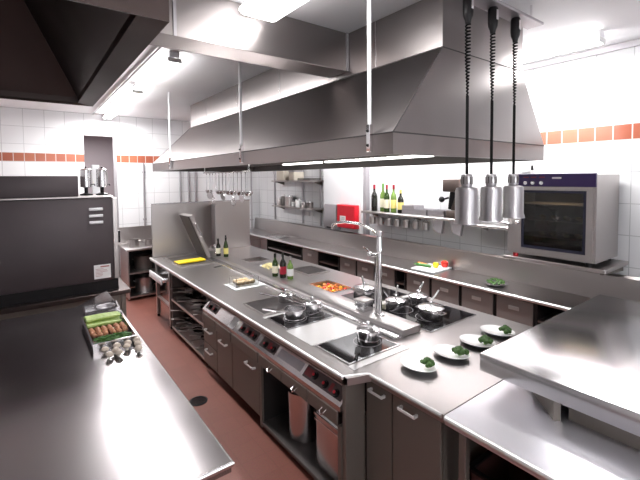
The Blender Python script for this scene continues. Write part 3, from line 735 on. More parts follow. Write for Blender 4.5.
obj('stand_top', MB().box(-.5, .95, 5.0, 5.9, .77, .819, .004), steel_dark, t, world=True)
for (x, y) in ((.88, 5.08), (.88, 5.8), (-.4, 5.08), (-.4, 5.8)):
    l = obj('leg', MB().box(x - .025, x + .025, y - .025, y + .025, .02, .769, .003), steel_front, t, world=True)
    obj('foot', MB().lathe([(0, 0), (.02, 0), (.02, .02), (0, .02)], (x, y, 0), 12), black, l, world=True)
obj('side_sheet', MB().box(-.36, .85, 5.07, 5.09, .3, .769), steel_front, t, world=True)
tag(obj('white_canister', MB().lathe([(0, 0), (.05, 0), (.05, .10), (.045, .115), (.02, .12), (0, .12)], (1.02, 6.2, .001), 20), white, world=True, ), 'small white canister on the floor beside the oven stand', 'canister')
# mixer machine on the oven
t = thing('steel_urn', 'left of the two tall steel urns standing on the grey oven', 'urn', (.58, 5.45, 1.921), group='urns on the grey oven')
r, h = .060, .20
obj('stand_foot', MB().lathe([(0, 0), (.07, 0), (.07, .015), (.02, .03), (.02, .09), (.06, .10), (0, .10)], n=20), black, t)
obj('urn_body', MB().lathe([(0, .101), (r, .101), (r, .1 + h), (r + .004, .105 + h), (0, .105 + h)], n=26), steel_pol, t)
l = obj('urn_lid', MB().lathe([(r + .004, .106 + h), (r * .7, .12 + h), (0, .125 + h)], n=26), chrome, t)
obj('lid_knob', MB().lathe([(.006, .125 + h), (.012, .14 + h), (0, .145 + h)], n=12), black, l)
obj('urn_tap', MB().tube([(r - .005, 0, .13), (r + .03, -.01, .13), (r + .03, -.01, .11)], .006), black, t)
dup(t, (.745, 5.42, 1.921), .4, 'right of the two tall steel urns standing on the grey oven')

# ------------------------------------------------------------------ far small shelf unit
t = thing('small_shelf_unit', 'small open steel cabinet against the far wall with two tiers', 'shelf unit', (1.65, 7.6, 0))
for x in (1.36, 1.98): obj('side_panel', MB().box(x, x + .02, 7.35, 8.0, .03, .869), steel, t, world=True)
obj('counter_top', MB().box(1.33, 2.03, 7.32, 8.03, .87, .91, .006, 2), steel_top, t, world=True)
obj('back_splash', MB().box(1.33, 2.03, 8.02, 8.045, .911, 1.22), steel, t, world=True)
for z in (.05, .46): obj('shelf', MB().box(1.381, 1.979, 7.36, 8.0, z, z + .025), steel, t, world=True)
obj('back_panel', MB().box(1.381, 1.979, 8.001, 8.015, .08, .868), cavity, t, world=True)
def simple_pot(name, lab, loc, r, h, group, m=steel, cat='pot', lids=True):
    t = thing(name, lab, cat, loc, 0, group)
    obj('pot_body', MB().lathe([(0, 0), (r * .97, 0), (r, .01), (r, h), (r + .004, h + .003), (r - .004, h), (r - .006, .006), (0, .006)], n=24), m, t)
    for s in (-1, 1): obj('side_handle', MB().tube([(s * (r - .003), -.03, h * .75), (s * (r + .025), -.025, h * .77), (s * (r + .025), .025, h * .77), (s * (r - .003), .03, h * .75)], .005, 8), m, t)
    return t
simple_pot('stock_pot', 'wide stock pot on the bottom tier of the small far cabinet', (1.68, 7.65, .0755), .15, .26, 'pots in the far cabinet', alu)
simple_pot('stock_pot', 'stock pot on the middle tier of the small far cabinet', (1.68, 7.65, .4855), .16, .24, 'pots in the far cabinet', steel_shade)
simple_pot('cooking_pot', 'left small pot on top of the far cabinet', (1.52, 7.62, .911), .085, .12, 'pots on the far cabinet')
simple_pot('cooking_pot', 'right small pot on top of the far cabinet', (1.77, 7.60, .911), .075, .10, 'pots on the far cabinet')

# ------------------------------------------------------------------ back counter along the right wall
BX = 3.93; BC0, BC1 = -.4, 8.58
t = thing('back_worktop', 'long steel worktop with upstand running along the right tiled wall', 'worktop', (4.25, 4, .86))
obj('top_sheet', MB().box(BX, 4.42, BC0, BC1, .862, .90), steel_top, t, world=True)
obj('rounded_edge', MB().tube([(BX, BC0, .882), (BX, BC1, .882)], .0195, 12), steel_insert, t, world=True)
obj('upstand', MB().prism([(4.421, .862), (4.421, .90), (4.44, 1.145), (4.46, 1.165), (4.465, 1.165), (4.465, .862)], 'y', BC0, BC1), steel, t, world=True)
obj('upstand_shelf', MB().box(4.466, XR - .14, BC0, BC1, 1.13, 1.165), steel_shade, t, world=True)
UX = 3.99
def back_unit(y0, y1, lab, kind):
    t = thing('drawer_unit' if kind != 'open' else 'open_unit', lab, 'cabinet', (4.25, (y0 + y1) / 2, 0), group='steel units under the back worktop')
    if kind == 'open':
        obj('side_panel', MB().box(UX, 4.42, y0 + .003, y0 + .02, .05, .861), cavity, t, world=True)
        obj('side_panel', MB().box(UX, 4.42, y1 - .02, y1 - .003, .05, .861), cavity, t, world=True)
        obj('back_panel', MB().box(4.38, 4.42, y0 + .021, y1 - .021, .05, .861), cavity, t, world=True)
        for z in (.10, .42, .66): obj('shelf', MB().box(UX + .01, 4.379, y0 + .021, y1 - .021, z, z + .02), steel, t, world=True)
        return
    obj('carcass', MB().box(UX + .02, 4.42, y0 + .003, y1 - .003, .10, .861), cavity, t, world=True)
    obj('plinth', MB().box(UX + .07, 4.41, y0 + .003, y1 - .003, 0, .099), redbrown, t, world=True)
    rows = [(.47, .835), (.12, .455)] if kind == 'big' else [(.66, .835), (.48, .65), (.12, .47)]
    for (a, b) in rows:
        f_ = obj('drawer', MB().box(UX, UX + .019, y0 + .022, y1 - .022, a, b, .003), steel_drawer, t, world=True)
        obj('recessed_handle', MB().slab([y0 * 0 + 0, .1, .2], [0, .1], 0, .1, lambda x, y: False).box(UX - .012, UX - .0005, (y0 + y1) / 2 - .055, (y0 + y1) / 2 + .055, b - .11, b - .07, .003), handlem, f_, world=True)
units = [(1.42, 1.80, 'open'), (1.80, 2.22, 'big'), (2.22, 2.64, 'big'), (2.64, 3.06, 'big'), (3.06, 3.46, 'big'), (3.46, 3.64, 'open'), (3.64, 4.04, 'big'), (4.04, 4.43, 'big'), (4.43, 4.84, 'big'), (4.84, 5.4, 'open'), (5.4, 5.9, 'big'), (5.9, 7.2, 'open'), (.9, 1.42, 'big'), (.2, .9, 'big')]
labs = ['open shelf unit under the back worktop right of the drawers', 'drawer unit under the back worktop just right of the plate of greens', 'drawer unit under the back worktop just left of the plate of greens', 'drawer unit under the right half of the white chopping board', 'drawer unit under the left half of the white chopping board',
        'narrow open slot unit between drawers of the back worktop', 'drawer unit under the back worktop just right of the pot filler post', 'drawer unit seen just left of the pot filler post', 'drawer unit under the back worktop below the red box', 'dark open unit under the back worktop left of the drawers', 'drawer unit between two dark open units of the back worktop', 'wide dark open unit under the far end of the back worktop', 'drawer unit of the back worktop below the oven, at the near end', 'nearest drawer unit of the back worktop']
for (a, b, k), lab in zip(units, labs): back_unit(a, b, lab, k)
tag(obj('counter_tray', MB().box(-.16, .16, -.25, .25, 0, .02, .006, 2).move((4.12, 7.0, .901)), steel_pol, world=True), 'flat bright tray lying on the far end of the back worktop', 'tray')

# white chopping board + vegetables
t = tag(obj('chopping_board', MB().box(-.21, .21, -.17, .17, 0, .025, .006, 2).rot(.05).move((4.20, 3.20, .901)), boardm, world=True), 'white chopping board with vegetables on the back worktop', 'board')
zb = .9265
t = thing('tomato', 'shiny red pepper at the right end of the white board', 'vegetable', (4.34, 3.10, zb))
obj('flesh', MB().lathe([(0, .004), (.022, 0), (.040, .014), (.048, .042), (.042, .072), (.022, .084), (.006, .078), (0, .076)], n=20), tomato, t)
obj('stem', MB().tube([(0, 0, .075), (.003, 0, .092), (.010, 0, .10)], [.005, .004, .004], 7), stemg, t)
t.name = 'red_pepper'
t = thing('yellow_pepper', 'yellow pepper in front of the red one on the board', 'vegetable', (4.22, 3.15, zb))
obj('flesh', MB().lathe([(0, .004), (.020, 0), (.033, .012), (.040, .036), (.034, .062), (.016, .070), (0, .064)], n=20), ypep, t)
obj('stem', MB().tube([(0, 0, .064), (-.004, 0, .08)], [.004, .004], 7), stemg, t)
t = thing('zucchini', 'long dark green zucchini lying on the white board', 'vegetable', (4.15, 3.30, zb), 1.75)
obj('flesh', MB().tube([(-.12, 0, .020), (-.10, 0, .022), (.08, .006, .022), (.11, .006, .02)], [.010, .020, .019, .009], 12), zucch, t)
obj('stem', MB().tube([(.109, .006, .02), (.125, .006, .021)], [.008, .006], 8), stemg, t)
t = thing('carrot', 'orange carrot lying behind the green zucchini on the board', 'vegetable', (4.22, 3.33, zb), 1.7)
obj('root', MB().tube([(-.12, 0, .012), (0, 0, .018), (.09, 0, .020), (.10, 0, .02)], [.004, .013, .018, .010], 12), carrot, t)
obj('stem', MB().tube([(.10, 0, .02), (.115, 0, .022)], [.006, .005], 7), stemg, t)
# greens plate
t = thing('glass_plate', 'small clear plate under green leaves on the back worktop', 'plate', (4.12, 2.28, .901))
obj('plate_dish', MB().lathe([(0, 0), (.08, 0), (.12, .022), (.122, .025), (.115, .023), (.078, .005), (0, .005)], n=30), alu, t)
mb = MB()
for i in range(60):
    a, r = random.uniform(0, 2 * PI), .09 * math.sqrt(random.random()); mb.ball((4.12 + r * math.cos(a), 2.28 + r * math.sin(a), .935 + .035 * (1 - r / .09) + random.uniform(0, .012)), random.uniform(.012, .022), 1, (1, 1, .5), .2)
tag(obj('green_leaves', mb, herbs, world=True), 'heap of dark green leaves on the small plate', 'greens', kind='stuff')

# ------------------------------------------------------------------ right wall: shelves
def wall_shelf(y0, y1, z, lab, depth=.30, nb=3):
    t = thing('wall_shelf', lab, 'shelf', (XR - .15, (y0 + y1) / 2, z))
    x1 = XR - .002
    obj('shelf_board', MB().box(x1 - depth, x1, y0, y1, z - .03, z, .004), steel, t, world=True)
    for k in range(nb):
        y = y0 + .08 + (y1 - y0 - .16) * k / (nb - 1)
        obj('bracket', MB().prism([(x1 - .001, z - .031), (x1 - depth + .06, z - .031), (x1 - .001, z - .10)], 'y', y - .01, y + .01), steel_front, t, world=True)
    return t
wall_shelf(6.0, 7.55, 2.06, 'upper steel wall shelf left of the white pillar', .28, 2)
wall_shelf(6.0, 7.55, 1.52, 'lower steel wall shelf left of the white pillar', .28, 2)
ws = wall_shelf(2.75, 4.65, 1.57, 'steel wall shelf with bottles right of the white pillar', .30, 3)
wall_shelf(2.15, 2.74, 1.53, 'short steel wall shelf behind the hanging lamps', .30, 2)
# bottles on shelf
xb = 4.45
bottle('wine_bottle', 'dark bottle with red top, leftmost on the wall shelf', (xb, 4.50, 1.571), .42, .048, darkbottle, darkbottle, foil, 'bottles on the wall shelf')
bottle('oil_bottle', 'tall pale green bottle, second from left on wall shelf', (xb + .02, 4.33, 1.571), .44, .046, palegreen, cream, stemg, 'bottles on the wall shelf')
bottle('wine_bottle', 'bottle with red cap and cream label, third on wall shelf', (xb - .02, 4.21, 1.571), .42, .044, greenglass, cream, foil, 'bottles on the wall shelf')
bottle('oil_bottle', 'green bottle with yellow label, fourth on wall shelf', (xb, 4.09, 1.571), .42, .044, palegreen, yellab, foil, 'bottles on the wall shelf')
bottle('wine_bottle', 'dark bottle with yellow cap, rightmost on the wall shelf', (xb, 3.95, 1.571), .35, .046, darkbottle, yellab, yellab, 'bottles on the wall shelf')
# boxes/trays on shelf
k = 0
for (y, n, w) in ((3.72, 3, .11), (3.50, 2, .10), (3.25, 2, .13)):
    for j in range(n):
        t = MB(); t.slab([-.11, -.10, .10, .11], [-w, -w + .01, w - .01, w], 0, .042, lambda x, y: abs(x) > .10 or abs(y) > w - .01).box(-.10, .10, -w + .01, w - .01, 0, .01)
        tag(obj('metal_tin', t.rot(random.uniform(-.05, .05)).move((4.45, y, 1.571 + j * .0435)), galv, world=True, smooth=0), 'shallow grey tin in the %s stack on the bottle shelf, %s' % ({3.72: 'left', 3.50: 'middle', 3.25: 'right'}[y], ['lowest', 'second up', 'topmost'][j]), 'tin', 'tins on the bottle shelf')
# cups hanging below shelf
c0 = None
for i in range(7):
    y = 4.42 - i * .17
    loc = (4.33, y, 1.3855)
    lab = 'small steel beaker hanging under the bottle shelf, %s from the left' % ['first', 'second', 'third', 'fourth', 'fifth', 'sixth', 'seventh'][i]
    if c0 is None:
        c0 = thing('hanging_beaker', lab, 'beaker', loc, 0, 'beakers under the bottle shelf')
        obj('cup_body', MB().lathe([(0, 0), (.045, 0), (.050, .10), (.054, .103), (.048, .10), (.043, .004), (0, .004)], n=18), steel, c0)
        obj('hook', MB().tube([(0, 0, .1535), (0, .02, .13), (0, .047, .10)], .004, 6).tube([(0, 0, .1535), (0, -.02, .13), (0, -.047, .10)], .004, 6), galv, c0)
    else: dup(c0, loc, 0, lab)
for i, (y, lab) in enumerate([(3.20, 'left of two dark cloths hanging below the right end of bottle shelf'), (2.92, 'right of two dark cloths hanging below the right end of bottle shelf')]):
    tag(obj('hanging_scoop', MB().prism([(y - .09, 1.539), (y + .09, 1.539), (y + .05, 1.40), (y - .06, 1.36)], 'x', 4.31, 4.36), galv, world=True), lab.replace('dark cloths', 'grey scoops'), 'scoop', 'scoops under the bottle shelf')
# mincer / grinder on shelf
t = thing('coffee_grinder', 'dark brown grinder machine on the wall shelf behind the hanging lamps', 'machine', (4.42, 2.98, 1.571))
gb = mat('grinder_brown', (.13, .10, .09), .4, .5)
obj('machine_body', MB().box(-.12, .14, -.10, .08, 0, .10, .01, 2).box(-.02, .14, -.10, .08, .10, .34, .01, 2), gb, t)
obj('machine_head', MB().box(-.14, .14, -.12, .12, .341, .50, .012, 2), gb, t)
kn = obj('crank', MB().tube([(-.03, .10, .26), (-.10, .14, .24)], .012).ball((-.11, .15, .24), .04), black, t)
obj('spout', MB().tube([(-.08, 0, .34), (-.09, .02, .22), (-.10, .04, .12)], [.04, .03, .018], 12), black, t)
# left wall shelves content
jars = [(6.30, .07, .12, steel_shade), (6.50, .06, .10, steel), (6.70, .07, .15, porcelain), (6.88, .05, .10, porcelain), (7.06, .09, .22, steel), (7.24, .07, .22, steel_shade), (7.42, .05, .16, steel)]
for i, (y, r, h, m_) in enumerate(jars):
    t = thing('storage_jar', ['squat dark jar, rightmost on the lower wall shelf', 'low steel jar, second from right on the lower wall shelf', 'tall white jar in the middle of the lower wall shelf', 'small white jar on the lower wall shelf', 'wide steel canister on the lower wall shelf', 'dark steel canister near the left end of the lower wall shelf', 'slim steel jar at the left end of the lower wall shelf'][i], 'jar', (4.46, y, 1.521), 0, 'jars on the lower wall shelf')
    obj('jar_body', MB().lathe([(0, 0), (r, 0), (r, h * .85), (r * .9, h * .9), (0, h * .9)], n=20), m_, t)
    obj('jar_lid', MB().lathe([(r * .95, h * .9), (r * .95, h), (.01, h + .005), (.012, h + .02), (0, h + .02)], n=20), chrome, t)
for i, (y, w, h) in enumerate([(7.2, .30, .2), (6.75, .2, .17)]):
    t = thing('storage_box', ['left beige storage box on the upper wall shelf', 'right beige storage box on the upper wall shelf'][i], 'box', (4.45, y, 2.061), 0, 'boxes on the upper wall shelf')
    obj('box_body', MB().box(-.12, .12, -w / 2, w / 2, 0, h, .01, 2), mat('beige_box_%s' % 'ab'[i], (.55, .50, .42), .6), t)
    obj('box_lid', MB().box(-.125, .125, -w / 2 - .005, w / 2 + .005, h + .0005, h + .02, .005), galv, t)
for i in range(3):
    tag(obj('baking_tray', MB().box(-.13, .13, -.22, .22, 0, .012, .003).move((4.45, 6.30, 2.061 + i * .016)), steel_shade, world=True), 'flat baking tray on the right end of the upper wall shelf, %s of the stack' % ['bottom', 'middle', 'top'][i], 'tray', 'baking trays on the upper shelf')
tag(obj('wall_socket', MB().box(4.575, 4.598, 6.50, 6.58, 1.34, 1.42, .004), label_w, world=True), 'left small socket on tiles below the lower wall shelf', 'socket', 'sockets on the right wall')
tag(obj('wall_socket', MB().box(4.575, 4.598, 6.36, 6.44, 1.34, 1.42, .004), label_w, world=True), 'right small socket on tiles below the lower wall shelf', 'socket', 'sockets on the right wall')

# pillar things
px = XR - .131
t = thing('red_cabinet', 'bright red wall box with white label on the white pillar', 'box', (px, 5.1, 1.22))
obj('box_body', MB().box(px - .10, px, 4.88, 5.34, 1.24, 1.64, .008, 2), redp, t, world=True)
obj('box_door', MB().box(px - .112, px - .101, 4.89, 5.33, 1.25, 1.63, .004), redp, t, world=True)
l = obj('label_plate', MB().box(px - .116, px - .1125, 5.10, 5.25, 1.36, 1.45), label_w, t, world=True, label='white label plate')
obj('label_text', MB().box(px - .118, px - .1165, 5.12, 5.23, 1.385, 1.393).box(px - .118, px - .1165, 5.12, 5.20, 1.41, 1.42), galv, l, world=True)
t = thing('towel_dispenser', 'grey metal dispenser on the pillar left of the red box', 'dispenser', (px, 5.55, 1.18))
obj('casing', MB().prism([(px, 1.18), (px - .10, 1.18), (px - .12, 1.24), (px - .12, 1.60), (px - .10, 1.63), (px, 1.63)], 'y', 5.36, 5.70), galv, t, world=True)
obj('outlet', MB().box(px - .124, px - .121, 5.44, 5.62, 1.20, 1.23), black, t, world=True)

# ------------------------------------------------------------------ combi oven on the back counter side
t = thing('combi_oven', 'countertop oven with purple control panel and dark glass door', 'oven', (4.25, 1.6, 1.30))
OXF = 3.97; oy0, oy1 = 1.30, 2.08
obj('oven_body', MB().slab([OXF + .03, OXF + .05, 4.55], [oy0, oy0 + .04, oy1 - .04, oy1], 1.32, 2.11, lambda x, y: True) if False else
    MB().box(OXF + .03, 4.56, oy0, oy0 + .04, 1.32, 2.11).box(OXF + .03, 4.56, oy1 - .05, oy1, 1.32, 2.11).box(OXF + .03, 4.56, oy0 + .04, oy1 - .05, 1.32, 1.38).box(OXF + .03, 4.56, oy0 + .04, oy1 - .05, 1.985, 2.11).box(4.50, 4.56, oy0 + .04, oy1 - .05, 1.38, 1.985), steel, t, world=True, smooth=0)
obj('cooking_chamber', MB().box(4.46, 4.499, oy0 + .041, oy1 - .051, 1.381, 1.984), cavity, t, world=True)
cp = obj('control_panel', MB().box(OXF + .008, OXF + .029, oy0, oy1, 2.0, 2.125, .003), purple, t, world=True)
for i, y in enumerate((1.90, 1.83, 1.75)):
    obj('dial', MB().lathe([(0, 0), (.022, 0), (.018, -.02), (0, -.022)], (OXF + .0075, y, 2.035), 16, axis='x'), chrome, cp, world=True)
    obj('marking', MB().box(OXF + .005, OXF + .0075, y - .025, y + .025, 2.085, 2.095), redk, cp, world=True)
obj('marking', MB().box(OXF + .005, OXF + .0075, 1.98, 2.06, 2.06, 2.07).box(OXF + .005, OXF + .0075, 1.98, 2.06, 2.03, 2.04), redk, cp, world=True)
obj('marking', MB().box(OXF + .005, OXF + .0075, 1.58, 1.66, 2.075, 2.09), label_w, cp, world=True)
dr = obj('oven_door', MB().box(OXF, OXF + .028, oy0 + .02, oy0 + .07, 1.34, 1.985).box(OXF, OXF + .028, oy1 - .14, oy1 - .005, 1.34, 1.985).box(OXF, OXF + .028, oy0 + .07, oy1 - .14, 1.34, 1.39).box(OXF, OXF + .028, oy0 + .07, oy1 - .14, 1.965, 1.985), steel, t, world=True)
obj('door_gasket', MB().slab([0, 1], [0, 1], 0, 1, lambda x, y: False).box(OXF + .003, OXF + .018, oy1 - .165, oy1 - .141, 1.391, 1.964).box(OXF + .003, OXF + .018, oy0 + .071, oy0 + .095, 1.391, 1.964).box(OXF + .003, OXF + .018, oy0 + .096, oy1 - .166, 1.391, 1.42).box(OXF + .003, OXF + .018, oy0 + .096, oy1 - .166, 1.94, 1.964), navy, dr, world=True)
obj('door_glass', MB().box(OXF + .006, OXF + .012, oy0 + .096, oy1 - .166, 1.421, 1.939), mat('smoked_glass', (.25, .22, .18), .04, trans=1.0), dr, world=True)
obj('door_handle', MB().tube([(OXF, 2.03, 1.62), (OXF - .05, 2.04, 1.62), (OXF - .06, 2.14, 1.64)], .014).ball((OXF - .03, 1.965, 1.64), .022), chrome, dr, world=True)
for z in (1.50, 1.66, 1.82):
    obj('wire_rack', MB().box(4.05, 4.45, oy0 + .045, oy1 - .056, z, z + .008), galv, t, world=True)
for (y) in (oy0 + .06, oy1 - .06):
    for x in (4.03, 4.5): obj('foot', MB().lathe([(0, 1.281), (.025, 1.281), (.025, 1.32), (0, 1.32)], (x, y, 0), 14), redp if (y > 1.8 and x < 4.2) else black, t, world=True)
for j in range(2):
    for i in range(8):
        tag(obj('roast_piece', MB().ball((4.10 + .09 * (i % 2) + .02 * j, 1.46 + .055 * i, 1.508 + .16 * j + .022), .028, 2, (1, .9, .7), .05), [pastam, breadm][(i + j) % 2], world=True), 'golden food piece on the %s rack inside the oven behind glass' % ['lower', 'upper'][j], 'food', 'food on the %s oven rack' % ['lower', 'upper'][j])
t = thing('oven_shelf', 'wall-mounted steel shelf carrying the oven over the back worktop', 'shelf', (4.3, 1.7, 1.25))
obj('shelf_board', MB().box(3.99, XR - .002, 1.22, 2.13, 1.245, 1.28, .004), steel, t, world=True)
for y in (1.26, 2.08): obj('bracket', MB().prism([(XR - .003, 1.244), (4.05, 1.244), (4.05, 1.22), (XR - .003, 1.18)], 'y', y, y + .02), steel_front, t, world=True)
t = thing('small_timer', 'small white box with black knob on top of the oven', 'timer', (4.12, 1.95, 2.126 - .015))
obj('timer_body', MB().box(-.05, .05, -.05, .05, .0, .05, .005, 2), label_w, t)
obj('timer_knob', MB().lathe([(0, .0505), (.015, .0505), (.010, .10), (0, .10)], (0, -.04, 0), 12), black, t)

# ------------------------------------------------------------------ main hood
HX0, HX1, HY0, HY1 = 1.72, 3.63, 1.585, 7.0
HB, HL, HS = 2.238, 2.366, 2.985
TX0, TX1, TY0, TY1 = 2.30, 3.40, 1.67, 6.75
hood = thing('main_hood', 'huge stainless extractor hood hanging over the cooking island', 'extractor hood', (2.7, 4.1, HB))
def shell(bm_, rings, cap=False):
    vs = [[bm_.bm.verts.new((x, y, z)) for (x, y) in ((x0, y0), (x1, y0), (x1, y1), (x0, y1))] for (x0, x1, y0, y1, z) in rings]
    for A, B in zip(vs, vs[1:]):
        for i in range(4): bm_.bm.faces.new((A[i], A[(i + 1) % 4], B[(i + 1) % 4], B[i]))
    return vs
mb = MB()
t_ = .03
shell(mb, [(HX0 + t_, HX1 - t_, HY0 + t_, HY1 - t_, HL), (HX0, HX1, HY0, HY1, HL), (HX0, HX1, HY0, HY1, HB), (HX0 + t_, HX1 - t_, HY0 + t_, HY1 - t_, HB)])
obj('lip', mb, steel_hood, hood, world=True, smooth=0)
mb = MB(); shell(mb, [(HX0 + t_, HX1 - t_, HY0 + t_, HY1 - t_, HB), (HX0 + t_, HX1 - t_, HY0 + t_, HY1 - t_, HB + .11)])
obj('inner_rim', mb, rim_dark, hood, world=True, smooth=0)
mb = MB(); shell(mb, [(HX0 - .001, HX1 + .001, HY0 - .001, HY1 + .001, HL + .001), (TX0, TX1, TY0, TY1, HS)])
obj('sloped_skirt', mb, steel_hood, hood, world=True, smooth=0)
mb = MB(); shell(mb, [(TX0, TX1, TY0, TY1, HS), (TX0, TX1, TY0, TY1, CZ - .002)])
obj('upper_box', mb, steel_hood, hood, world=True, smooth=0)
def strip(p, q, w=.006):
    return MB().tube([p, q], w, 6)
for (p_, q_) in (((HX0, HY0, HL), (TX0, TY0, HS)), ((HX0, HY0 - .001, HL), (HX1, HY0 - .001, HL)), ((HX0 - .001, HY0, HL), (HX0 - .001, HY1, HL)), ((TX0, TY0, HS), (TX1, TY0, HS)), ((TX0, TY0, HS), (TX0, TY1, HS)), ((HX0, HY1, HL), (TX0, TY1, HS))):
    obj('seam', strip(p_, q_, .0045), seam_dark, hood, world=True)
for y in (2.3, 3.8, 4.9, 6.0): obj('seam_trim', MB().box(TX0 - .004, TX0, y, y + .010, HS + .008, CZ - .003), steel_pol, hood, world=True, smooth=0)
mb = MB(); mb.slab([HX0 + .031, 1.95, 3.4, HX1 - .031], [HY0 + .031, HY1 - .031], HB + .10, HB + .108, lambda x, y: True)
for k in range(60):
    y = HY0 + .05 + k * (HY1 - HY0 - .1) / 60
    mb.box(2.0, 3.35, y, y + .03, HB + .095, HB + .10)
obj('filter_bank', mb, steel_shade, hood, world=True, smooth=0)
for (y0, y1) in ((1.7, 2.35), (2.55, 4.3), (4.45, 5.4)):
    obj('hood_light', MB().box(HX1 - .34, HX1 - .24, y0, y1, HB + .072, HB + .098, .01, 2), hoodlamp, hood, world=True)
    obj('hood_light', MB().box(2.0, 2.06, y0, y1, HB + .066, HB + .092, .01, 2), hoodlamp, hood, world=True)
def rod(y, x=HX0 - .02):
    r_ = obj('hanger_rod', MB().tube([(x, y, HL + .06), (x, y, CZ - .002)], .0125, 10), white, hood, world=True)
    obj('rod_clamp', MB().box(x - .015, x + .019, y - .015, y + .015, HB + .02, HL + .06, .004), chrome, r_, world=True)
    obj('rod_bolt', MB().ball((x - .018, y, HL + .02), .010, 1), black, r_, world=True)
    obj('rod_bolt', MB().ball((x - .018, y, HB + .06), .010, 1), black, r_, world=True)
for y in (1.76, 3.55, 5.9): rod(y)

LX0, LX1, LY0, LY1, LB = -1.10, .43, 1.46, 3.45, 2.66
# duct crossing to the hood
t = thing('ventilation_duct', 'rectangular steel duct crossing under the ceiling into the hood', 'duct', (.5, 2.76, 3.0))
DY0, DY1, DZ = 2.64, 2.90, 3.03
obj('duct_body', MB().box(LX1 + .002, TX0 - .005, DY0, DY1, DZ, CZ - .002, .003), steel_hood, t, world=True)
obj('corner_flange', MB().box(TX0 - .03, TX0 - .006, DY0 - .012, DY0 - .001, DZ, CZ - .003), galv, t, world=True)
obj('corner_flange', MB().box(.80, .82, DY0 - .010, DY0 - .001, DZ, CZ - .003), galv, t, world=True)
obj('lower_flange', MB().box(LX1 + .002, TX0 - .006, DY1 + .001, DY1 + .012, DZ, DZ + .03), galv, t, world=True)

# left dark hood
LX0, LX1, LY0, LY1, LB = -1.10, .43, 1.46, 3.45, 2.66
lh = thing('left_hood', 'dark mottled extractor hood hanging over the left prep counter', 'extractor hood', (-.3, 2.4, LB))
mb = MB(); shell(mb, [(LX0, LX1, LY0, LY1, LB), (LX0, LX1, LY0, LY1, CZ - .002)])
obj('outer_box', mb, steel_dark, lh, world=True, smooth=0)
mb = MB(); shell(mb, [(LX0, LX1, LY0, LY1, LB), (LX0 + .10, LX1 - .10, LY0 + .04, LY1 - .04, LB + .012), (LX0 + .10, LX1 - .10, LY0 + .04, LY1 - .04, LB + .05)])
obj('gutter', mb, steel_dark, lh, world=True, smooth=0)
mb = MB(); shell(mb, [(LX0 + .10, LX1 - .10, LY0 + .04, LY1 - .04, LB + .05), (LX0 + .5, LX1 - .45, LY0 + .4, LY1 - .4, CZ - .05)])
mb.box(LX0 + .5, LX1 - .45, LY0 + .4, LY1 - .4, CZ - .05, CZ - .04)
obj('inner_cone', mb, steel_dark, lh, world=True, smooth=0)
mb = MB()
for k in range(7): mb.box(-.36, -.04, 1.60 + k * .035, 1.615 + k * .035, LB + .06 + k * .004, LB + .07 + k * .004)
obj('wire_grille', mb, chrome, lh, world=True, smooth=0)

# ladle rail under the hood
t = thing('utensil_rail', 'steel rail under the hood from which the ladles hang', 'rail', (2.3, 5.4, HB))
obj('rail_bar', MB().tube([(2.3, 4.55, HB - .04), (2.3, 6.2, HB - .04)], .010), chrome, t, world=True)
for y in (4.6, 6.15): obj('bracket', MB().tube([(2.3, y, HB - .03), (2.3, y, HB + .095)], .010), chrome, t, world=True)
def ladle(kind, loc, rz, lab):
    t = thing('ladle' if kind == 0 else ('skimmer' if kind == 1 else 'whisk'), lab, 'utensil', loc, rz, 'utensils hanging under the hood')
    L_ = .245 + .035 * kind
    obj('long_handle', MB().tube([(0, 0, -.0), (0, .014, .018), (0, 0, .03), (0, -.014, .018), (0, -.004, -.02), (0, 0, -L_)], [.004, .004, .004, .004, .008, .008], 6), chrome, t)
    if kind == 0:
        obj('bowl', MB().lathe([(0, -.06), (.038, -.050), (.056, -.014), (.058, 0), (.055, 0), (.036, -.046), (0, -.056)], (.050, 0, -L_ - .005), 18), steel_pol, t)
    elif kind == 1:
        obj('disc', MB().lathe([(0, 0), (.055, 0), (.058, .006), (.054, .004), (0, .004)], (-.055 + .055, 0, 0), 20).rot(1.35, 'Y').move((0, 0, -L_ - .055)), steel_pol, t)
    else:
        mb = MB()
        for k in range(5):
            a = PI * k / 5; c, s = math.cos(a), math.sin(a)
            mb.tube([(0, 0, -L_), (.03 * c, .03 * s, -L_ - .06), (.025 * c, .025 * s, -L_ - .12), (0, 0, -L_ - .14), (-.025 * c, -.025 * s, -L_ - .12), (-.03 * c, -.03 * s, -L_ - .06), (0, 0, -L_)], .002, 5)
        obj('wires', mb, chrome, t)
    return t
protos = {}
kinds = [0, 1, 0, 2, 0, 0, 1, 0, 0, 2, 1, 0]
for i, kd in enumerate(kinds):
    y = 4.70 + i * .125
    nm = ['steel ladle', 'flat round skimmer', 'wire whisk'][kd]
    lab = '%s hanging under the hood, %s from the right end of the rail' % (nm, ['first', 'second', 'third', 'fourth', 'fifth', 'sixth', 'seventh', 'eighth', 'ninth', 'tenth', 'eleventh', 'twelfth'][i])
    loc = (2.30, y, HB - .062)
    if kd not in protos: protos[kd] = ladle(kd, loc, .2, lab)
    else: dup(protos[kd], loc, random.uniform(-.6, .6), lab)

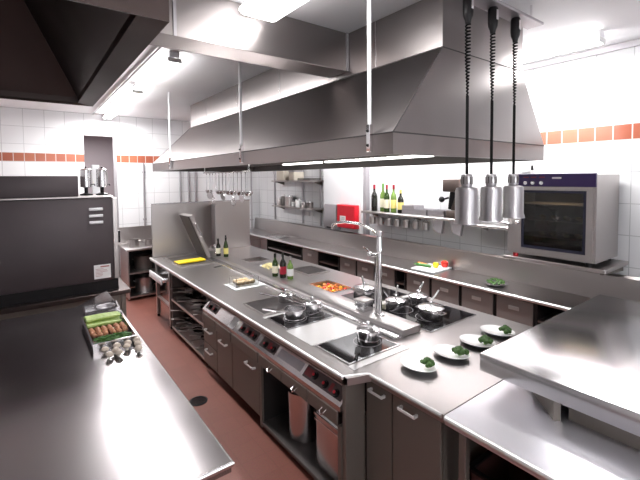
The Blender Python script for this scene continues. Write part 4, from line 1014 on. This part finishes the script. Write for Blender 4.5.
# ------------------------------------------------------------------ heat lamps
LY = 1.43
t = thing('lamp_bar', 'white mounting plate under the ceiling carrying the heat lamps', 'rail', (2.5, LY, 3.2))
obj('mounting_plate', MB().box(1.85, 3.10, LY - .06, LY + .06, 3.215, 3.235, .003), galv, t, world=True)
for x in (1.95, 3.03): obj('hanger', MB().tube([(x, LY, 3.236), (x, LY, CZ - .002)], .008), chrome, t, world=True)
def heat_lamp(x, lab):
    t = thing('heat_lamp', lab, 'lamp', (x, LY, 1.805), 0, 'heat lamps over the pass')
    rb = MB(); prof = []
    R0 = .069
    obj('lamp_shade', MB().lathe([(R0 - .006, .012), (R0 - .002, .0), (R0 + .010, .0), (R0 + .006, .02), (R0, .03), (R0, .205), (R0 - .006, .225), (.030, .232), (.030, .228), (R0 - .008, .22), (R0 - .008, .012)], n=36), alu, t)
    c = obj('vented_collar', MB().lathe([(0, .2325), (.030, .2325), (.034, .24), (.034, .30), (.028, .312), (0, .312)], n=24), alu, t)
    mb = MB()
    for k in range(10):
        a = 2 * PI * k / 10; mb.box(.033, .0365, -.004, .004, .25, .295)
        bmesh.ops.rotate(mb.bm, cent=(0, 0, 0), matrix=Matrix.Rotation(2 * PI / 10, 3, 'Z'), verts=mb.bm.verts[:])
    obj('vent_slots', mb, steel_shade, c)
    obj('heat_bulb', MB().ball((0, 0, .06), .045, 2), mat('amber_bulb' if 'amber_bulb' not in MATS else 'amber_bulb2', (.55, .25, .12), .2), t)
    # coiled cord
    pts = [(0, 0, .312), (0, 0, .78)]
    turns = 22; n_ = turns * 8
    for k in range(n_ + 1):
        f = k / n_; a = 2 * PI * turns * f
        rr = .002 + .0115 * min(1, f * 1.8); pts.append((rr * math.cos(a), rr * math.sin(a), .78 + f * .46))
    pts.append((0, 0, 1.255))
    obj('coiled_cord', MB().tube(pts, .0055, 6), rubber, t)
    obj('straight_cord', MB().tube([(0, 0, .31), (0, 0, .80)], .0095, 8), rubber, t)
    rt_ = obj('retractor', MB().lathe([(0, 1.235), (.016, 1.24), (.020, 1.262), (.029, 1.285), (.032, 1.31), (.032, 1.395), (.026, 1.408), (0, 1.409)], n=20), black, t)
    obj('retractor_badge', MB().box(-.014, .008, -.0345, -.0325, 1.32, 1.385), chrome, rt_)
    return t
hl = heat_lamp(2.225, 'left heat lamp of three hanging in front of the hood')
dup(hl, (2.51, LY, 1.805), 0, 'middle heat lamp of three hanging in front of the hood')
dup(hl, (2.805, LY, 1.805), 0, 'right heat lamp of three hanging in front of the hood')

# ------------------------------------------------------------------ ceiling lights
def batten(x, y0, y1, lab, n=2, z=CZ):
    t = thing('ceiling_light', lab, 'light', (x, (y0 + y1) / 2, z), group='fluorescent battens')
    obj('batten_housing', MB().box(x - .05, x + .05, y0, y1, z - .06, z - .001, .005), white, t, world=True)
    if n == 0:
        obj('diffuser', MB().box(x - .15, x + .15, y0 + .005, y1 - .005, z - .13, z - .061, .04, 3), lamp_on, t, world=True)
        return
    for s in ((-1, 1) if n == 2 else (0,)):
        obj('tube', MB().tube([(x + s * .045, y0 + .02, z - .085), (x + s * .045, y1 - .02, z - .085)], .021, 12), tube_on, t, world=True)
    for y in (y0, y1 - .02): obj('end_cap', MB().box(x - .068, x + .068, y, y + .012, z - .108, z - .061, .004), porcelain, t, world=True)
batten(1.36, 1.15, 2.56, 'bright fluorescent batten on ceiling just in front of the duct', 0)
batten(1.22, 4.0, 5.5, 'fluorescent batten on ceiling beyond the duct, nearest one')
batten(1.24, 5.7, 7.1, 'fluorescent batten on the ceiling, second beyond the duct')
batten(1.28, 7.25, 8.4, 'fluorescent batten on the ceiling nearest the far wall')
batten(4.05, 3.0, 5.6, 'fluorescent batten above the back aisle, further one')
batten(4.05, 1.3, 2.75, 'fluorescent batten above the back aisle, nearer one')
batten(.9, -1.9, -.3, 'added unseen fluorescent batten behind the camera on the left')  # added out of view for extra light
t = MB().tube([(1.06, 3.2, CZ - .02), (1.06, 8.5, CZ - .02)], .013)
tag(obj('ceiling_conduit', t, galv, world=True), 'thin grey conduit on the ceiling beside the far battens', 'conduit')

# ------------------------------------------------------------------ lights
def area(name, loc, sx, sy, power, rot=(0, 0, 0), col=(1, .985, .98), spread=180):
    l = bpy.data.lights.new(name, 'AREA'); l.shape = 'RECTANGLE'; l.size = sx; l.size_y = sy; l.energy = power; l.color = col; l.spread = math.radians(spread)
    o = bpy.data.objects.new(name, l); COL.objects.link(o); o.location = loc; o.rotation_euler = rot
    return o
LP = 1.0
area('light_front_batten', (1.36, 1.85, CZ - .14), .26, 1.3, 14 * LP)
area('light_far_batten', (1.22, 4.75, CZ - .115), .20, 1.4, 36 * LP)
area('light_far_batten_b', (1.24, 6.4, CZ - .115), .20, 1.3, 40 * LP)
area('light_far_batten_c', (1.28, 7.8, CZ - .115), .20, 1.1, 55 * LP)
area('light_aisle_batten', (4.05, 4.3, CZ - .115), .25, 2.5, 95 * LP)
area('light_aisle_batten_b', (4.05, 2.05, CZ - .115), .25, 1.4, 55 * LP)
area('fill_light_back_batten', (.9, -1.1, CZ - .115), .25, 1.5, 10 * LP)  # lamp of the added batten behind the camera
for y in (2.4, 3.5, 4.8):
    area('light_hood', (HX1 - .29, y, HB + .068), .08, .8, 8 * LP, spread=110)
    area('light_hood_left', (2.03, y, HB + .06), .05, .8, 7 * LP, spread=120)
area('light_oven', (4.2, 1.7, 1.97), .3, .4, 1.2, col=(1, .8, .5))
area('fill_light_corridor', (1.2, 10.4, 3.2), 1, 1, 60)  # added lamp without a fixture, brightens the corridor

area('fill_light_pane', (1.6, YN + .02, 1.95), 3.5, 1.5, 42 * LP, rot=(PI / 2, 0, 0), col=(.94, .97, 1))  # added fill lamp, plays daylight from the invented pane
# world
w = bpy.data.worlds.new('World'); scene.world = w; w.use_nodes = True
w.node_tree.nodes['Background'].inputs[0].default_value = (.9, .92, 1, 1); w.node_tree.nodes['Background'].inputs[1].default_value = .5

# ------------------------------------------------------------------ camera
yaw, pit, rol = [math.radians(a) for a in (36.8, -2.65, -.517)]
v = Vector((math.sin(yaw) * math.cos(pit), math.cos(yaw) * math.cos(pit), math.sin(pit)))
rt = Vector((math.cos(yaw), -math.sin(yaw), 0)); up = rt.cross(v)
r2 = rt * math.cos(rol) + up * math.sin(rol); u2 = r2.cross(v)
cam = bpy.data.cameras.new('camera'); co = bpy.data.objects.new('camera', cam); COL.objects.link(co)
M = Matrix.Identity(4)
for i in range(3): M[i][0] = r2[i]; M[i][1] = u2[i]; M[i][2] = -v[i]
M[2][3] = 2.1
co.matrix_world = M
cam.sensor_width = 36; cam.lens = 393.2 / 640 * 36; cam.shift_y = -43.6 / 640; cam.clip_start = .02
scene.camera = co
scene.cycles.sample_clamp_indirect = 10.0; scene.cycles.blur_glossy = 1.5; scene.cycles.caustics_refractive = False; scene.cycles.caustics_reflective = False
scene.view_settings.view_transform = 'Standard'; scene.view_settings.look = 'None'
scene.view_settings.gamma = 1; scene.view_settings.exposure = .05; scene.view_settings.use_curve_mapping = False
